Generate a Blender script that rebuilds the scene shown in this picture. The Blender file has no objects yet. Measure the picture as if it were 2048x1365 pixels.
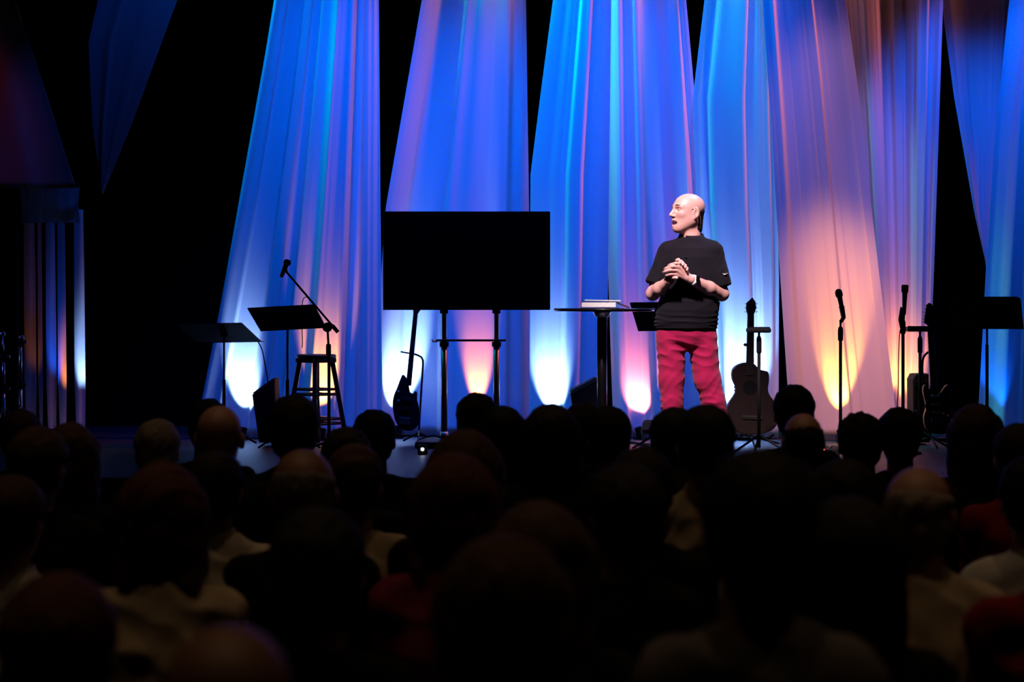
import bpy, bmesh, math, random
import numpy as np
from mathutils import Vector, Matrix

SC = bpy.context.scene
COL = SC.collection
R = math.radians

# ---------------------------------------------------------------- camera
F = 4350.0            # focal length in pixels of the 2048 px wide frame
CAMZ = 1.65           # lens height above the hall floor
HY = 610.0            # picture row of the horizon
STZ = 0.60            # stage height


def P(px, py, d):
    """point at depth d that stands where the picture shows it"""
    return Vector(((px - 1024.0) * d / F, d, CAMZ - (py - HY) * d / F))


cam_data = bpy.data.cameras.new('camera')
cam = bpy.data.objects.new('camera', cam_data)
COL.objects.link(cam)
cam.location = (0, 0, CAMZ)
cam.rotation_euler = (R(90), 0, 0)
cam_data.sensor_width = 36.0
cam_data.lens = F / 2048.0 * 36.0
cam_data.shift_y = -(682.5 - HY) / 2048.0
cam_data.clip_end = 100
cam_data.dof.use_dof = True
cam_data.dof.focus_distance = 14.2
cam_data.dof.aperture_fstop = 3.2
SC.camera = cam

# ---------------------------------------------------------------- world and exposure
world = bpy.data.worlds.new('hall_air')
SC.world = world
world.use_nodes = True
world.node_tree.nodes['Background'].inputs[0].default_value = (0.3, 0.4, 1.0, 1)
world.node_tree.nodes['Background'].inputs[1].default_value = 0.0004
SC.view_settings.view_transform = 'Standard'
SC.view_settings.look = 'None'
SC.view_settings.gamma = 1.0
SC.view_settings.use_curve_mapping = False
SC.view_settings.exposure = 0.0


# ---------------------------------------------------------------- stage and house lights
def spot(name, loc, to, color, power, size, blend=0.6, radius=0.06):
    l = bpy.data.lights.new(name, 'SPOT')
    l.color = color
    l.energy = power
    l.spot_size = R(size)
    l.spot_blend = blend
    l.shadow_soft_size = radius
    o = bpy.data.objects.new(name, l)
    COL.objects.link(o)
    o.location = loc
    d = Vector(to) - Vector(loc)
    o.rotation_euler = d.to_track_quat('-Z', 'Y').to_euler()
    return o


BLUE = (0.0, 0.10, 1.0)
SKYB = (0.10, 0.42, 1.0)
ICE = (0.28, 0.48, 1.0)
CYAN = (0.0, 0.75, 0.85)
PINK = (1.0, 0.22, 0.20)
ORNG = (1.0, 0.26, 0.05)
AMBR = (1.0, 0.36, 0.05)
MAUV = (0.75, 0.32, 0.60)
DRD = 17.0            # depth of the drapes

# blue wash bars on the truss in front of the drapes, out of frame overhead
for px in (560, 720, 880, 1030, 1180, 1330, 1450):
    spot('truss_wash', Vector((P(px, 0, 17).x, 15.2, 6.3)), P(px - 10, 440, DRD), BLUE, 400, 48, 0.9, 0.15)
# coloured heads high over the drapes, so steep and sidelong that they catch only the folds turned to them
for px, pw, cw in ((660, 190, 210), (930, 260, 170), (1150, 70, 330), (1310, 480, 140), (1470, 60, 620)):
    x = P(px, 0, 17).x
    spot('fold_pink', (x + 2.3, 16.84, 6.2), (x, 17.0, 2.5), PINK, pw, 34, 0.9, 0.08)
    spot('fold_cyan', (x - 2.3, 16.88, 6.2), (x, 17.0, 2.6), CYAN, cw, 34, 0.9, 0.08)
# warm wash over the two drapes behind the standing microphones
spot('truss_mauve', P(1690, -420, 15.3), P(1700, 420, DRD), MAUV, 70, 34, 0.8, 0.1)
spot('truss_peach', P(1600, -420, 14.8), P(1712, 715, 16.7), (1.0, 0.33, 0.17), 1250, 21, 1.0, 0.1)
spot('fold_orange', (4.4, 17.05, 6.4), (2.7, 17.1, 2.4), ORNG, 100, 26, 0.9, 0.08)
spot('fold_rose', (4.6, 16.55, 6.4), (2.3, 16.7, 2.6), PINK, 260, 28, 0.9, 0.08)
spot('fold_blue', (0.9, 17.02, 6.8), (2.95, 17.15, 2.8), SKYB, 260, 26, 0.9, 0.08)
spot('fold_teal', (0.4, 16.62, 6.3), (2.45, 16.7, 2.8), CYAN, 330, 26, 0.9, 0.08)
spot('truss_right', P(2010, -420, 15.4), P(1990, 350, DRD), BLUE, 430, 52, 0.8, 0.1)
spot('fold_violet', (6.1, 16.85, 6.0), (4.1, 16.9, 2.2), PINK, 150, 30, 0.9, 0.08)
spot('tail_blue', P(420, -420, 14.5), P(250, 150, 15.5), BLUE, 16, 40, 0.8, 0.1)
spot('tail_red', P(-160, -300, 14.6), P(-40, 200, 15.5), (1.0, 0.05, 0.03), 4, 26, 0.8, 0.1)
spot('added_hardware_fill', (-5.4, 14.9, 1.9), (-3.62, 15.8, 1.25), (0.12, 0.22, 1.0), 26, 16, 0.6, 0.05)  # added off-stage lamp, put in only to make the chrome drum stands show
# key light on the speaker from the front-of-house truss, and its weaker twin
spot('key_light', (-0.2, 9.6, 7.3), (1.15, 14.2, 1.6), (1.0, 0.78, 0.81), 4900, 16, 0.5, 0.30)
spot('key_twin', (3.7, 15.0, 6.8), (1.17, 14.26, 2.0), (1.0, 0.86, 0.90), 520, 14, 0.6, 0.12)
spot('speaker_back_light', (2.8, 16.3, 5.6), (1.2, 14.26, 1.7), (0.05, 0.22, 1.0), 500, 22, 0.5, 0.10)
# dim warm house lights over the seats
for x, y in ((-2.2, 3.0), (0.2, 3.2), (2.4, 3.0), (-2.4, 6.0), (0.0, 6.2), (2.2, 6.0), (-1.2, 9.2), (1.4, 9.2)):
    spot('house_light', (x, y + 0.7, 7.6), (x, y, 0.8), (1.0, 0.62, 0.34), 46, 62, 0.9, 0.12)


# ---------------------------------------------------------------- object helpers
def tag(o, label=None, cat=None, group=None, kind=None):
    if label: o['label'] = label
    if cat: o['category'] = cat
    if group: o['group'] = group
    if kind: o['kind'] = kind
    return o


def empty(name, loc, label, cat, group=None):
    o = bpy.data.objects.new(name, None)
    COL.objects.link(o)
    o.location = loc
    o.empty_display_size = 0.1
    return tag(o, label, cat, group)


def root_of(o):
    v = Vector((0, 0, 0))
    while o is not None:
        v += o.location
        o = o.parent
    return v


def link(name, me, m, parent=None, smooth=True, world_coords=True):
    """link a mesh given in world coordinates, under parent (parents never rotate)"""
    o = bpy.data.objects.new(name, me)
    COL.objects.link(o)
    if m is not None: me.materials.append(m)
    if parent is not None:
        o.parent = parent
        if world_coords:
            me.transform(Matrix.Translation(-root_of(parent)))
    if smooth and len(me.polygons):
        me.polygons.foreach_set('use_smooth', np.ones(len(me.polygons), dtype=bool))
    return o


class MB:
    """collects simple shapes into one mesh"""

    def __init__(self):
        self.bm = bmesh.new()

    def box(self, c, s, rot=None, bev=0.0):
        r = bmesh.ops.create_cube(self.bm, size=1.0)
        vs = r['verts']
        M = Matrix.Translation(Vector(c)) @ (rot.to_4x4() if rot is not None else Matrix.Identity(4)) @ Matrix.Diagonal((s[0], s[1], s[2], 1))
        bmesh.ops.transform(self.bm, matrix=M, verts=vs)
        if bev > 0:
            es = list({e for v in vs for e in v.link_edges})
            bmesh.ops.bevel(self.bm, geom=es, offset=bev, segments=2, profile=0.5, affect='EDGES', clamp_overlap=True)
        return self

    def tube(self, pts, r, n=10, cap=True):
        pts = [Vector(p) for p in pts]
        rs = r if isinstance(r, (list, tuple)) else [r] * len(pts)
        rings = []
        prev = None
        for i, p in enumerate(pts):
            a = pts[max(i - 1, 0)]
            b = pts[min(i + 1, len(pts) - 1)]
            t = (b - a).normalized() if (b - a).length > 1e-9 else Vector((0, 0, 1))
            if prev is None:
                u = t.orthogonal().normalized()
            else:
                u = prev - t * prev.dot(t)
                u = u.normalized() if u.length > 1e-6 else t.orthogonal().normalized()
            prev = u
            w = t.cross(u)
            rings.append([self.bm.verts.new(p + (u * math.cos(k * 2 * math.pi / n) + w * math.sin(k * 2 * math.pi / n)) * rs[i]) for k in range(n)])
        for a, b in zip(rings, rings[1:]):
            for k in range(n):
                self.bm.faces.new((a[k], a[(k + 1) % n], b[(k + 1) % n], b[k]))
        if cap:
            self.bm.faces.new(list(reversed(rings[0])))
            self.bm.faces.new(rings[-1])
        return self

    def lathe(self, c, prof, n=32, axis=None):
        """prof: (radius, height) pairs turned round an axis through c"""
        c = Vector(c)
        q = Vector(axis).to_track_quat('Z', 'Y').to_matrix() if axis is not None else Matrix.Identity(3)
        rings = [[self.bm.verts.new(c + q @ Vector((max(r, 1e-4) * math.cos(k * 2 * math.pi / n), max(r, 1e-4) * math.sin(k * 2 * math.pi / n), h))) for k in range(n)] for r, h in prof]
        for a, b in zip(rings, rings[1:]):
            for k in range(n):
                self.bm.faces.new((a[k], a[(k + 1) % n], b[(k + 1) % n], b[k]))
        self.bm.faces.new(list(reversed(rings[0])))
        self.bm.faces.new(rings[-1])
        return self

    def prism(self, pts, vec, bev=0.0):
        """closed outline pts pushed along vec"""
        a = [self.bm.verts.new(Vector(p)) for p in pts]
        b = [self.bm.verts.new(Vector(p) + Vector(vec)) for p in pts]
        fs = [self.bm.faces.new(a), self.bm.faces.new(list(reversed(b)))]
        n = len(a)
        for k in range(n):
            fs.append(self.bm.faces.new((a[k], b[k], b[(k + 1) % n], a[(k + 1) % n])))
        if bev > 0:
            es = [e for f in fs[:2] for e in f.edges]
            bmesh.ops.bevel(self.bm, geom=es, offset=bev, segments=2, profile=0.5, affect='EDGES', clamp_overlap=True)
        return self

    def ball(self, c, r, n=12):
        q = bmesh.ops.create_uvsphere(self.bm, u_segments=n * 2, v_segments=n, radius=1.0)
        rr = r if isinstance(r, (tuple, list)) else (r, r, r)
        bmesh.ops.transform(self.bm, matrix=Matrix.Translation(Vector(c)) @ Matrix.Diagonal((rr[0], rr[1], rr[2], 1)), verts=q['verts'])
        return self

    def build(self, name, m, parent=None, smooth=False):
        bmesh.ops.recalc_face_normals(self.bm, faces=self.bm.faces[:])
        me = bpy.data.meshes.new(name)
        self.bm.to_mesh(me)
        self.bm.free()
        return link(name, me, m, parent, smooth)


def spline(pts, n=10):
    """Catmull-Rom through pts (closed lists repeat the first point)"""
    pts = [Vector(p) for p in pts]
    out = []
    for i in range(len(pts) - 1):
        p0, p1, p2, p3 = pts[max(i - 1, 0)], pts[i], pts[i + 1], pts[min(i + 2, len(pts) - 1)]
        for k in range(n):
            t = k / n
            out.append(0.5 * ((2 * p1) + (p2 - p0) * t + (2 * p0 - 5 * p1 + 4 * p2 - p3) * t * t + (3 * p1 - p0 - 3 * p2 + p3) * t ** 3))
    out.append(pts[-1])
    return out


def loop_spline(pts, n=6):
    pts = [Vector(p) for p in pts]
    m = len(pts)
    out = []
    for i in range(m):
        p0, p1, p2, p3 = pts[i - 1], pts[i], pts[(i + 1) % m], pts[(i + 2) % m]
        for k in range(n):
            t = k / n
            out.append(0.5 * ((2 * p1) + (p2 - p0) * t + (2 * p0 - 5 * p1 + 4 * p2 - p3) * t * t + (3 * p1 - p0 - 3 * p2 + p3) * t ** 3))
    return out


# ---------------------------------------------------------------- materials
def mat(name, color, rough=0.6, metal=0.0, spec=0.5, var=0.12, scale=30.0, bump=0.0, emit=None, estr=0.0, sheen=0.0):
    m = bpy.data.materials.new(name)
    m.use_nodes = True
    nt = m.node_tree
    b = nt.nodes['Principled BSDF']
    b.inputs['Roughness'].default_value = rough
    b.inputs['Metallic'].default_value = metal
    b.inputs['Specular IOR Level'].default_value = spec
    if sheen: b.inputs['Sheen Weight'].default_value = sheen
    tc = nt.nodes.new('ShaderNodeTexCoord')
    nz = nt.nodes.new('ShaderNodeTexNoise')
    nz.inputs['Scale'].default_value = scale
    nz.inputs['Detail'].default_value = 4
    nt.links.new(tc.outputs['Object'], nz.inputs['Vector'])
    mx = nt.nodes.new('ShaderNodeMix')
    mx.data_type = 'RGBA'
    mx.inputs[6].default_value = tuple(c * (1 - var) for c in color) + (1,)
    mx.inputs[7].default_value = tuple(min(1, c * (1 + var)) for c in color) + (1,)
    nt.links.new(nz.outputs['Fac'], mx.inputs[0])
    nt.links.new(mx.outputs[2], b.inputs['Base Color'])
    if bump:
        bp = nt.nodes.new('ShaderNodeBump')
        bp.inputs['Strength'].default_value = bump
        bp.inputs['Distance'].default_value = 0.004
        nt.links.new(nz.outputs['Fac'], bp.inputs['Height'])
        nt.links.new(bp.outputs['Normal'], b.inputs['Normal'])
    if emit:
        b.inputs['Emission Color'].default_value = emit + (1,)
        b.inputs['Emission Strength'].default_value = estr
    return m


def sheer(name, color, through):
    m = bpy.data.materials.new(name)
    m.use_nodes = True
    nt = m.node_tree
    nt.nodes.clear()
    out = nt.nodes.new('ShaderNodeOutputMaterial')
    d = nt.nodes.new('ShaderNodeBsdfDiffuse')
    t = nt.nodes.new('ShaderNodeBsdfTranslucent')
    mx = nt.nodes.new('ShaderNodeMixShader')
    tc = nt.nodes.new('ShaderNodeTexCoord')
    wv = nt.nodes.new('ShaderNodeTexNoise')
    wv.inputs['Scale'].default_value = 220
    bp = nt.nodes.new('ShaderNodeBump')
    bp.inputs['Strength'].default_value = 0.05
    bp.inputs['Distance'].default_value = 0.002
    nt.links.new(tc.outputs['Object'], wv.inputs['Vector'])
    nt.links.new(wv.outputs['Fac'], bp.inputs['Height'])
    nt.links.new(bp.outputs['Normal'], d.inputs['Normal'])
    d.inputs[0].default_value = color + (1,)
    t.inputs[0].default_value = color + (1,)
    mx.inputs[0].default_value = through
    nt.links.new(d.outputs[0], mx.inputs[1])
    nt.links.new(t.outputs[0], mx.inputs[2])
    nt.links.new(mx.outputs[0], out.inputs[0])
    return m


M = dict(
    drape=sheer('white_sheer_fabric', (0.82, 0.82, 0.82), 0.10),
    velvet=mat('black_velvet', (0.003, 0.003, 0.004), 1.0, spec=0.0, scale=8),
    paint=mat('black_wall_paint', (0.006, 0.006, 0.007), 0.9, spec=0.1, scale=4),
    carpet=mat('dark_carpet', (0.008, 0.008, 0.01), 1.0, spec=0.0, scale=200, bump=0.4),
    stage=mat('stage_floor_paint', (0.022, 0.026, 0.036), 0.55, spec=0.25, scale=12, bump=0.05),
    black=mat('black_powder_coat', (0.006, 0.006, 0.007), 0.7, spec=0.15, scale=90, bump=0.05),
    gloss=mat('black_gloss_plastic', (0.004, 0.004, 0.005), 0.25, spec=0.2, var=0.0),
    screen=mat('unlit_screen_glass', (0.002, 0.002, 0.003), 0.35, spec=0.12, var=0.0),
    steel=mat('brushed_steel', (0.24, 0.22, 0.23), 0.38, metal=1.0, scale=60),
    dsteel=mat('dark_steel_tube', (0.05, 0.045, 0.05), 0.4, metal=0.8, scale=60),
    chrome=mat('chrome', (0.6, 0.6, 0.62), 0.28, metal=1.0, var=0.02),
    rubber=mat('black_rubber', (0.006, 0.006, 0.006), 0.9, spec=0.1),
    tolex=mat('black_speaker_covering', (0.006, 0.006, 0.008), 0.8, spec=0.2, scale=300, bump=0.3),
    grille=mat('speaker_grille_cloth', (0.005, 0.005, 0.006), 0.9, spec=0.1, scale=400, bump=0.3),
    wood=mat('dark_stained_wood', (0.012, 0.008, 0.006), 0.5, spec=0.3, scale=14),
    pages=mat('white_paper_edges', (0.82, 0.80, 0.80), 0.8, var=0.06, scale=160),
    leather=mat('dark_leather_cover', (0.03, 0.025, 0.03), 0.55, scale=120, bump=0.2),
    tablet=mat('pale_tablet_shell', (0.55, 0.56, 0.60), 0.35, var=0.03),
    sunburst=mat('sunburst_guitar_top', (0.012, 0.004, 0.003), 0.5, spec=0.3, scale=9, var=0.35),
    rosewood=mat('dark_rosewood', (0.012, 0.008, 0.007), 0.5, spec=0.3, scale=25),
    guitarblk=mat('dark_blue_guitar_finish', (0.004, 0.005, 0.012), 0.4, spec=0.3),
    guitarorg=mat('orange_brown_guitar_finish', (0.16, 0.045, 0.012), 0.4, spec=0.4, scale=6),
    pickup=mat('pale_pickup_cover', (0.5, 0.48, 0.5), 0.5),
    skin=mat('fair_skin', (0.72, 0.38, 0.34), 0.38, spec=0.5, scale=60, var=0.06, bump=0.04),
    teeth=mat('teeth', (0.8, 0.78, 0.74), 0.3, var=0.02),
    eye=mat('eye', (0.03, 0.02, 0.02), 0.2, var=0.0),
    brow=mat('brown_eyebrow_hair', (0.10, 0.05, 0.035), 0.9, var=0.1),
    stubble=mat('cropped_dark_hair', (0.012, 0.008, 0.010), 0.9, spec=0.1, scale=300, bump=0.3),
    polo=mat('black_polo_knit', (0.009, 0.0075, 0.012), 0.9, spec=0.1, scale=400, bump=0.15, sheen=0.03),
    pants=mat('crimson_corduroy', (0.37, 0.007, 0.066), 0.85, spec=0.2, scale=260, bump=0.25, sheen=0.1),
    shoe=mat('brown_shoe_leather', (0.05, 0.025, 0.015), 0.5),
    white=mat('white_print', (0.85, 0.85, 0.86), 0.6, var=0.02),
    watchface=mat('black_watch_glass', (0.004, 0.004, 0.005), 0.15, var=0.0),
    parlens=mat('uplight_lens', (0.5, 0.5, 0.5), 0.2, emit=(0.5, 0.6, 1.0), estr=0.5),
    parwarm=mat('warm_uplight_lens', (0.5, 0.5, 0.5), 0.2, emit=(1.0, 0.5, 0.15), estr=0.5),
    led=mat('white_floor_lamp_lens', (0.5, 0.5, 0.5), 0.2, emit=(0.8, 0.9, 1.0), estr=14.0),
    redled=mat('red_pedal_lamp', (0.2, 0.02, 0.02), 0.2, emit=(1.0, 0.12, 0.05), estr=3.0),
)

# ---------------------------------------------------------------- the room
def struct(name, lo, hi, m):
    lo, hi = Vector(lo), Vector(hi)
    o = MB().box((lo + hi) / 2, hi - lo).build(name, m)
    return tag(o, kind='structure')


struct('floor', (-9, -3.2, -0.1), (9, 13.2, 0), M['carpet'])
struct('stage_platform', (-9, 13.2, -0.1), (9, 19.0, STZ), M['stage'])
struct('wall_back', (-9, 18.8, STZ), (9, 19.0, 8.0), M['velvet'])
struct('wall_left', (-9.2, -3.2, -0.1), (-9, 19, 8.0), M['paint'])
struct('wall_right', (9, -3.2, -0.1), (9.2, 19, 8.0), M['paint'])
struct('wall_rear', (-9, -3.4, -0.1), (9, -3.2, 8.0), M['paint'])
struct('ceiling', (-9.2, -3.4, 8.0), (9.2, 19, 8.2), M['paint'])


# ---------------------------------------------------------------- fabric drapes
def noise1(x, seed, period=997):
    r = np.random.RandomState(seed)
    tab = r.uniform(-1, 1, period)
    i = np.floor(x).astype(int)
    f = x - i
    f = f * f * f * (f * (f * 6 - 15) + 10)
    return tab[i % period] * (1 - f) + tab[(i + 1) % period] * f


DRAPES = []


def drape(label, left, right, d, seed, amp=1.0, wl=0.30, y0=-330, y1=None, nu=320, nv=56, cat='drape', group=None, mate='drape', bow=0.0):
    """cloth between two picture-edge polylines [(px, py)...] at depth d, with folds that run along the cloth"""
    if y1 is None:
        y1 = HY + (CAMZ - STZ - 0.01) * F / d
    ys = np.linspace(y0, y1, nv)
    xl = np.interp(ys, [p[1] for p in left], [p[0] for p in left])
    xr = np.interp(ys, [p[1] for p in right], [p[0] for p in right])
    # ends of the polylines run on straight
    def runon(xs, pts):
        (xa, ya), (xb, yb) = pts[0], pts[1]
        m_ = ys < ya
        xs[m_] = xa + (ys[m_] - ya) * (xb - xa) / (yb - ya)
        (xa, ya), (xb, yb) = pts[-2], pts[-1]
        m_ = ys > yb
        xs[m_] = xb + (ys[m_] - yb) * (xb - xa) / (yb - ya)
        return xs
    xl, xr = runon(xl, left), runon(xr, right)
    u = np.linspace(0, 1, nu)[None, :]
    v = np.linspace(0, 1, nv)[:, None]
    wid = np.max(xr - xl) * d / F
    q = u * wid / (wl * 0.8)
    # pleats: nearly flat faces joined by short steep flanks, plus fine ripples
    a = np.tanh(4.0 * noise1(q * 0.80 + 0.12 * v + 7, seed)) * 0.048
    b = np.tanh(4.5 * noise1(q * 1.7 + 0.25 * v + 3, seed + 1)) * 0.024
    c = np.tanh(3.0 * noise1(q * 3.2 - 0.3 * v + 11, seed + 2)) * 0.007
    e = noise1(q * 5.2 + 0.5 * v + 5, seed + 3) * 0.0025
    g = noise1(q * 0.25 + 0.3 * v + 2, seed + 5) * 0.032
    w2 = 0.5 + 0.5 * noise1(q * 0.4 + v * 0.8 + 17, seed + 4)
    w3 = 0.45 + 0.55 * noise1(q * 0.3 + v * 1.6 + 27, seed + 6) ** 2
    dep = (g + a + b * (0.6 + 0.4 * w3) + (c + e) * w2) * amp
    dep = dep + bow * np.sin(np.pi * u)
    px = xl[:, None] * (1 - u) + xr[:, None] * u
    X = (px - 1024) * d / F
    Z = np.repeat((CAMZ - (ys - HY) * d / F)[:, None], nu, 1)
    Y = d + dep
    co = np.stack([X, Y, Z], -1).reshape(-1, 3)
    DRAPES.append((px, X, Y, Z))
    idx = np.arange(nu * nv).reshape(nv, nu)
    quads = np.stack([idx[:-1, :-1], idx[1:, :-1], idx[1:, 1:], idx[:-1, 1:]], -1).reshape(-1, 4)
    me = bpy.data.meshes.new('fabric_drape')
    me.from_pydata(co.tolist(), [], quads.tolist())
    o = link('fabric_drape', me, M[mate])
    # a double layer with the thickness of cloth
    s = o.modifiers.new('cloth', 'SOLIDIFY')
    s.thickness = 0.0015
    return tag(o, label, cat, group)


drape('tall white fabric drape lit blue and pink, hanging behind the bar stool and boom microphone',
      [(556, -60), (548, 0), (530, 110), (482, 380), (443, 600), (404, 800)], [(757, 0), (760, 400), (765, 890)], 17.0, 11, 1.0, 0.26)
drape('tall white fabric drape rising straight behind the black television',
      [(845, 0), (772, 420), (760, 600), (757, 890)], [(1052, 0), (1058, 400), (1062, 890)], 17.27, 23, 1.0, 0.30)
drape('blue-lit white fabric drape between the television and the round table pole',
      [(1106, 0), (1081, 190), (1061, 350), (1058, 890)], [(1222, 0), (1216, 540), (1211, 760), (1206, 890)], 16.95, 31, 0.9, 0.26)
drape('white fabric drape with pink and teal streaks, behind the bald speaker',
      [(1214, 0), (1216, 540), (1223, 760), (1228, 890)], [(1373, 0), (1400, 300), (1442, 890)], 17.1, 43, 1.0, 0.22)
drape('cyan-lit white fabric drape behind the acoustic guitar',
      [(1410, 0), (1386, 200), (1394, 420), (1415, 640), (1430, 890)], [(1545, 0), (1551, 300), (1557, 560), (1556, 890)], 17.0, 57, 1.0, 0.20)
drape('mauve and orange lit fabric drape behind the slanted microphone on a straight stand',
      [(1524, 0), (1541, 250), (1560, 560), (1576, 800)], [(1694, 0), (1717, 164), (1752, 469), (1796, 840)], 16.7, 68, 0.9, 0.24)
drape('striped orange and grey lit fabric drape behind the upright microphone',
      [(1600, 0), (1640, 300), (1690, 700), (1700, 890)], [(1881, 0), (1871, 300), (1862, 560), (1850, 860)], 17.15, 72, 1.25, 0.22)
drape('blue fabric drape gathered to a low point beside the tall black gap',
      [(1883, 0), (1908, 190), (1950, 430), (1976, 545)], [(2130, 0), (2085, 190), (2010, 430), (1980, 545)], 17.48, 85, 0.6, 0.4, y1=545)
drape('blue and violet lit fabric drape behind the music desk at the stage end',
      [(2022, 0), (1992, 280), (1976, 530), (1961, 810)], [(2240, 0), (2240, 400), (2240, 890)], 16.9, 97, 1.0, 0.3)
drape('dim dark blue fabric tail hanging to a knotted point',
      [(240, -200), (176, 85), (184, 250), (203, 385)], [(420, -200), (356, 0), (268, 240), (209, 385)], 15.5, 103, 0.5, 0.35, y0=-330, y1=388)
drape('dim dark red fabric swag with a level lower hem',
      [(-200, 0), (-200, 375)], [(28, 0), (85, 170), (150, 375)], 15.6, 117, 0.7, 0.4, y1=376)
drape('short dark pleated valance under the red fabric swag',
      [(40, 370), (44, 448)], [(160, 370), (156, 410), (161, 446)], 16.57, 121, 0.28, 0.12, y0=372, y1=446)
for lab, xa, xb, dd in (('white-lit', 149, 170, 16.9), ('orange-lit', 117, 134, 16.95), ('bright blue-lit', 90, 110, 16.9), ('thin dim red-lit', 76, 86, 16.95), ('dim brown-red-lit', 46, 69, 16.9)):
    drape('narrow %s fabric strip hanging under the pleated valance by the drum hardware' % lab,
          [(xa, 440), (xa, 560), (xa + 1, 760), (xa + 6, 890)], [(xb - 3, 440), (xb - 1, 560), (xb + 1, 760), (xb, 890)], dd, 133 + xa, 0.5, 0.3, y0=420, nu=24, group='narrow fabric strips')


# ---------------------------------------------------------------- floor uplights
def front_of(px, near):
    """depth of the foremost cloth over the picture column px, close to the floor"""
    best = 99
    for dpx, X, Y, Z in DRAPES:
        m = (np.abs(dpx - px) < 22) & (Z < STZ + 1.1)
        if m.any():
            v = float(Y[m].min())
            if abs(v - near) < 0.35: best = min(best, v)
    return best if best < 90 else near


def uplight(px, near, color, power, warm, tilt, size, label, gap=0.13, z=0.10, blend=0.7, lean=0.0):
    d = front_of(px, near) - gap
    base = Vector((P(px, 0, d).x, d, STZ))
    t = empty('floor_uplight', base, label, 'stage light', 'black can uplights under the drapes')
    MB().box(base + Vector((0, 0, 0.004)), (0.09, 0.08, 0.008), bev=0.002).build('base_plate', M['black'], t)
    axis = Vector((math.sin(R(lean)), math.sin(R(tilt)), math.cos(R(tilt)))).normalized()
    c = base + Vector((0, 0, 0.055))
    MB().lathe(c, [(0.02, -0.040), (0.032, -0.034), (0.036, 0.025), (0.040, 0.028), (0.040, 0.036), (0.034, 0.037)], 20, axis).build('can', M['black'], t, True)
    MB().lathe(c, [(0.031, 0.030), (0.031, 0.0385)], 20, axis).build('lens', M['parwarm' if warm else 'parlens'], t)
    y = MB()
    y.tube([c + Vector((-0.046, 0, 0)), base + Vector((-0.046, 0, 0.012)), base + Vector((0.046, 0, 0.012)), c + Vector((0.046, 0, 0))], 0.004, 6)
    y.build('yoke', M['black'], t)
    spot('uplight_beam', c + axis * 0.045, c + axis * 1.0, color, power, size, blend, 0.02)


UPL = [
    (484, 17.0, ICE, 170, False, 24, 42, 'black can uplight behind the floor monitor wedge near the music desks'),
    (642, 17.0, AMBR, 130, True, 20, 36, 'black can uplight glowing amber behind the bar stool'),
    (796, 17.27, ICE, 240, False, 25, 46, 'black can uplight behind the bass guitar on its stand'),
    (955, 17.27, ORNG, 120, True, 16, 30, 'black can uplight glowing orange between the television stand poles'),
    (1106, 16.95, ICE, 200, False, 24, 44, 'black can uplight between the television stand and the round table'),
    (1280, 17.1, PINK, 75, True, 24, 54, 'black can uplight glowing pink beside the round table pole'),
    (1488, 17.0, ICE, 430, False, 27, 60, 'black can uplight behind the acoustic guitar'),
    (1684, 16.7, AMBR, 150, True, 17, 40, 'black can uplight glowing amber behind the slanted microphone stand'),
    (1815, 17.15, ORNG, 90, True, 22, 46, 'black can uplight glowing orange behind the upright microphone stand'),
    (162, 16.9, ICE, 110, False, 14, 18, 'black can uplight under the white-lit fabric strip'),
    (126, 16.95, ORNG, 45, True, 14, 14, 'black can uplight under the orange-lit fabric strip'),
    (104, 16.9, BLUE, 40, False, 12, 16, 'black can uplight under the bright blue-lit fabric strip'),
    (62, 16.9, ORNG, 5, True, 10, 16, 'black can uplight under the dim brown-red fabric strip'),
    (2000, 16.9, BLUE, 30, False, 22, 38, 'black can uplight behind the rounded music desk'),
]
for u in UPL:
    uplight(*u)


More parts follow.
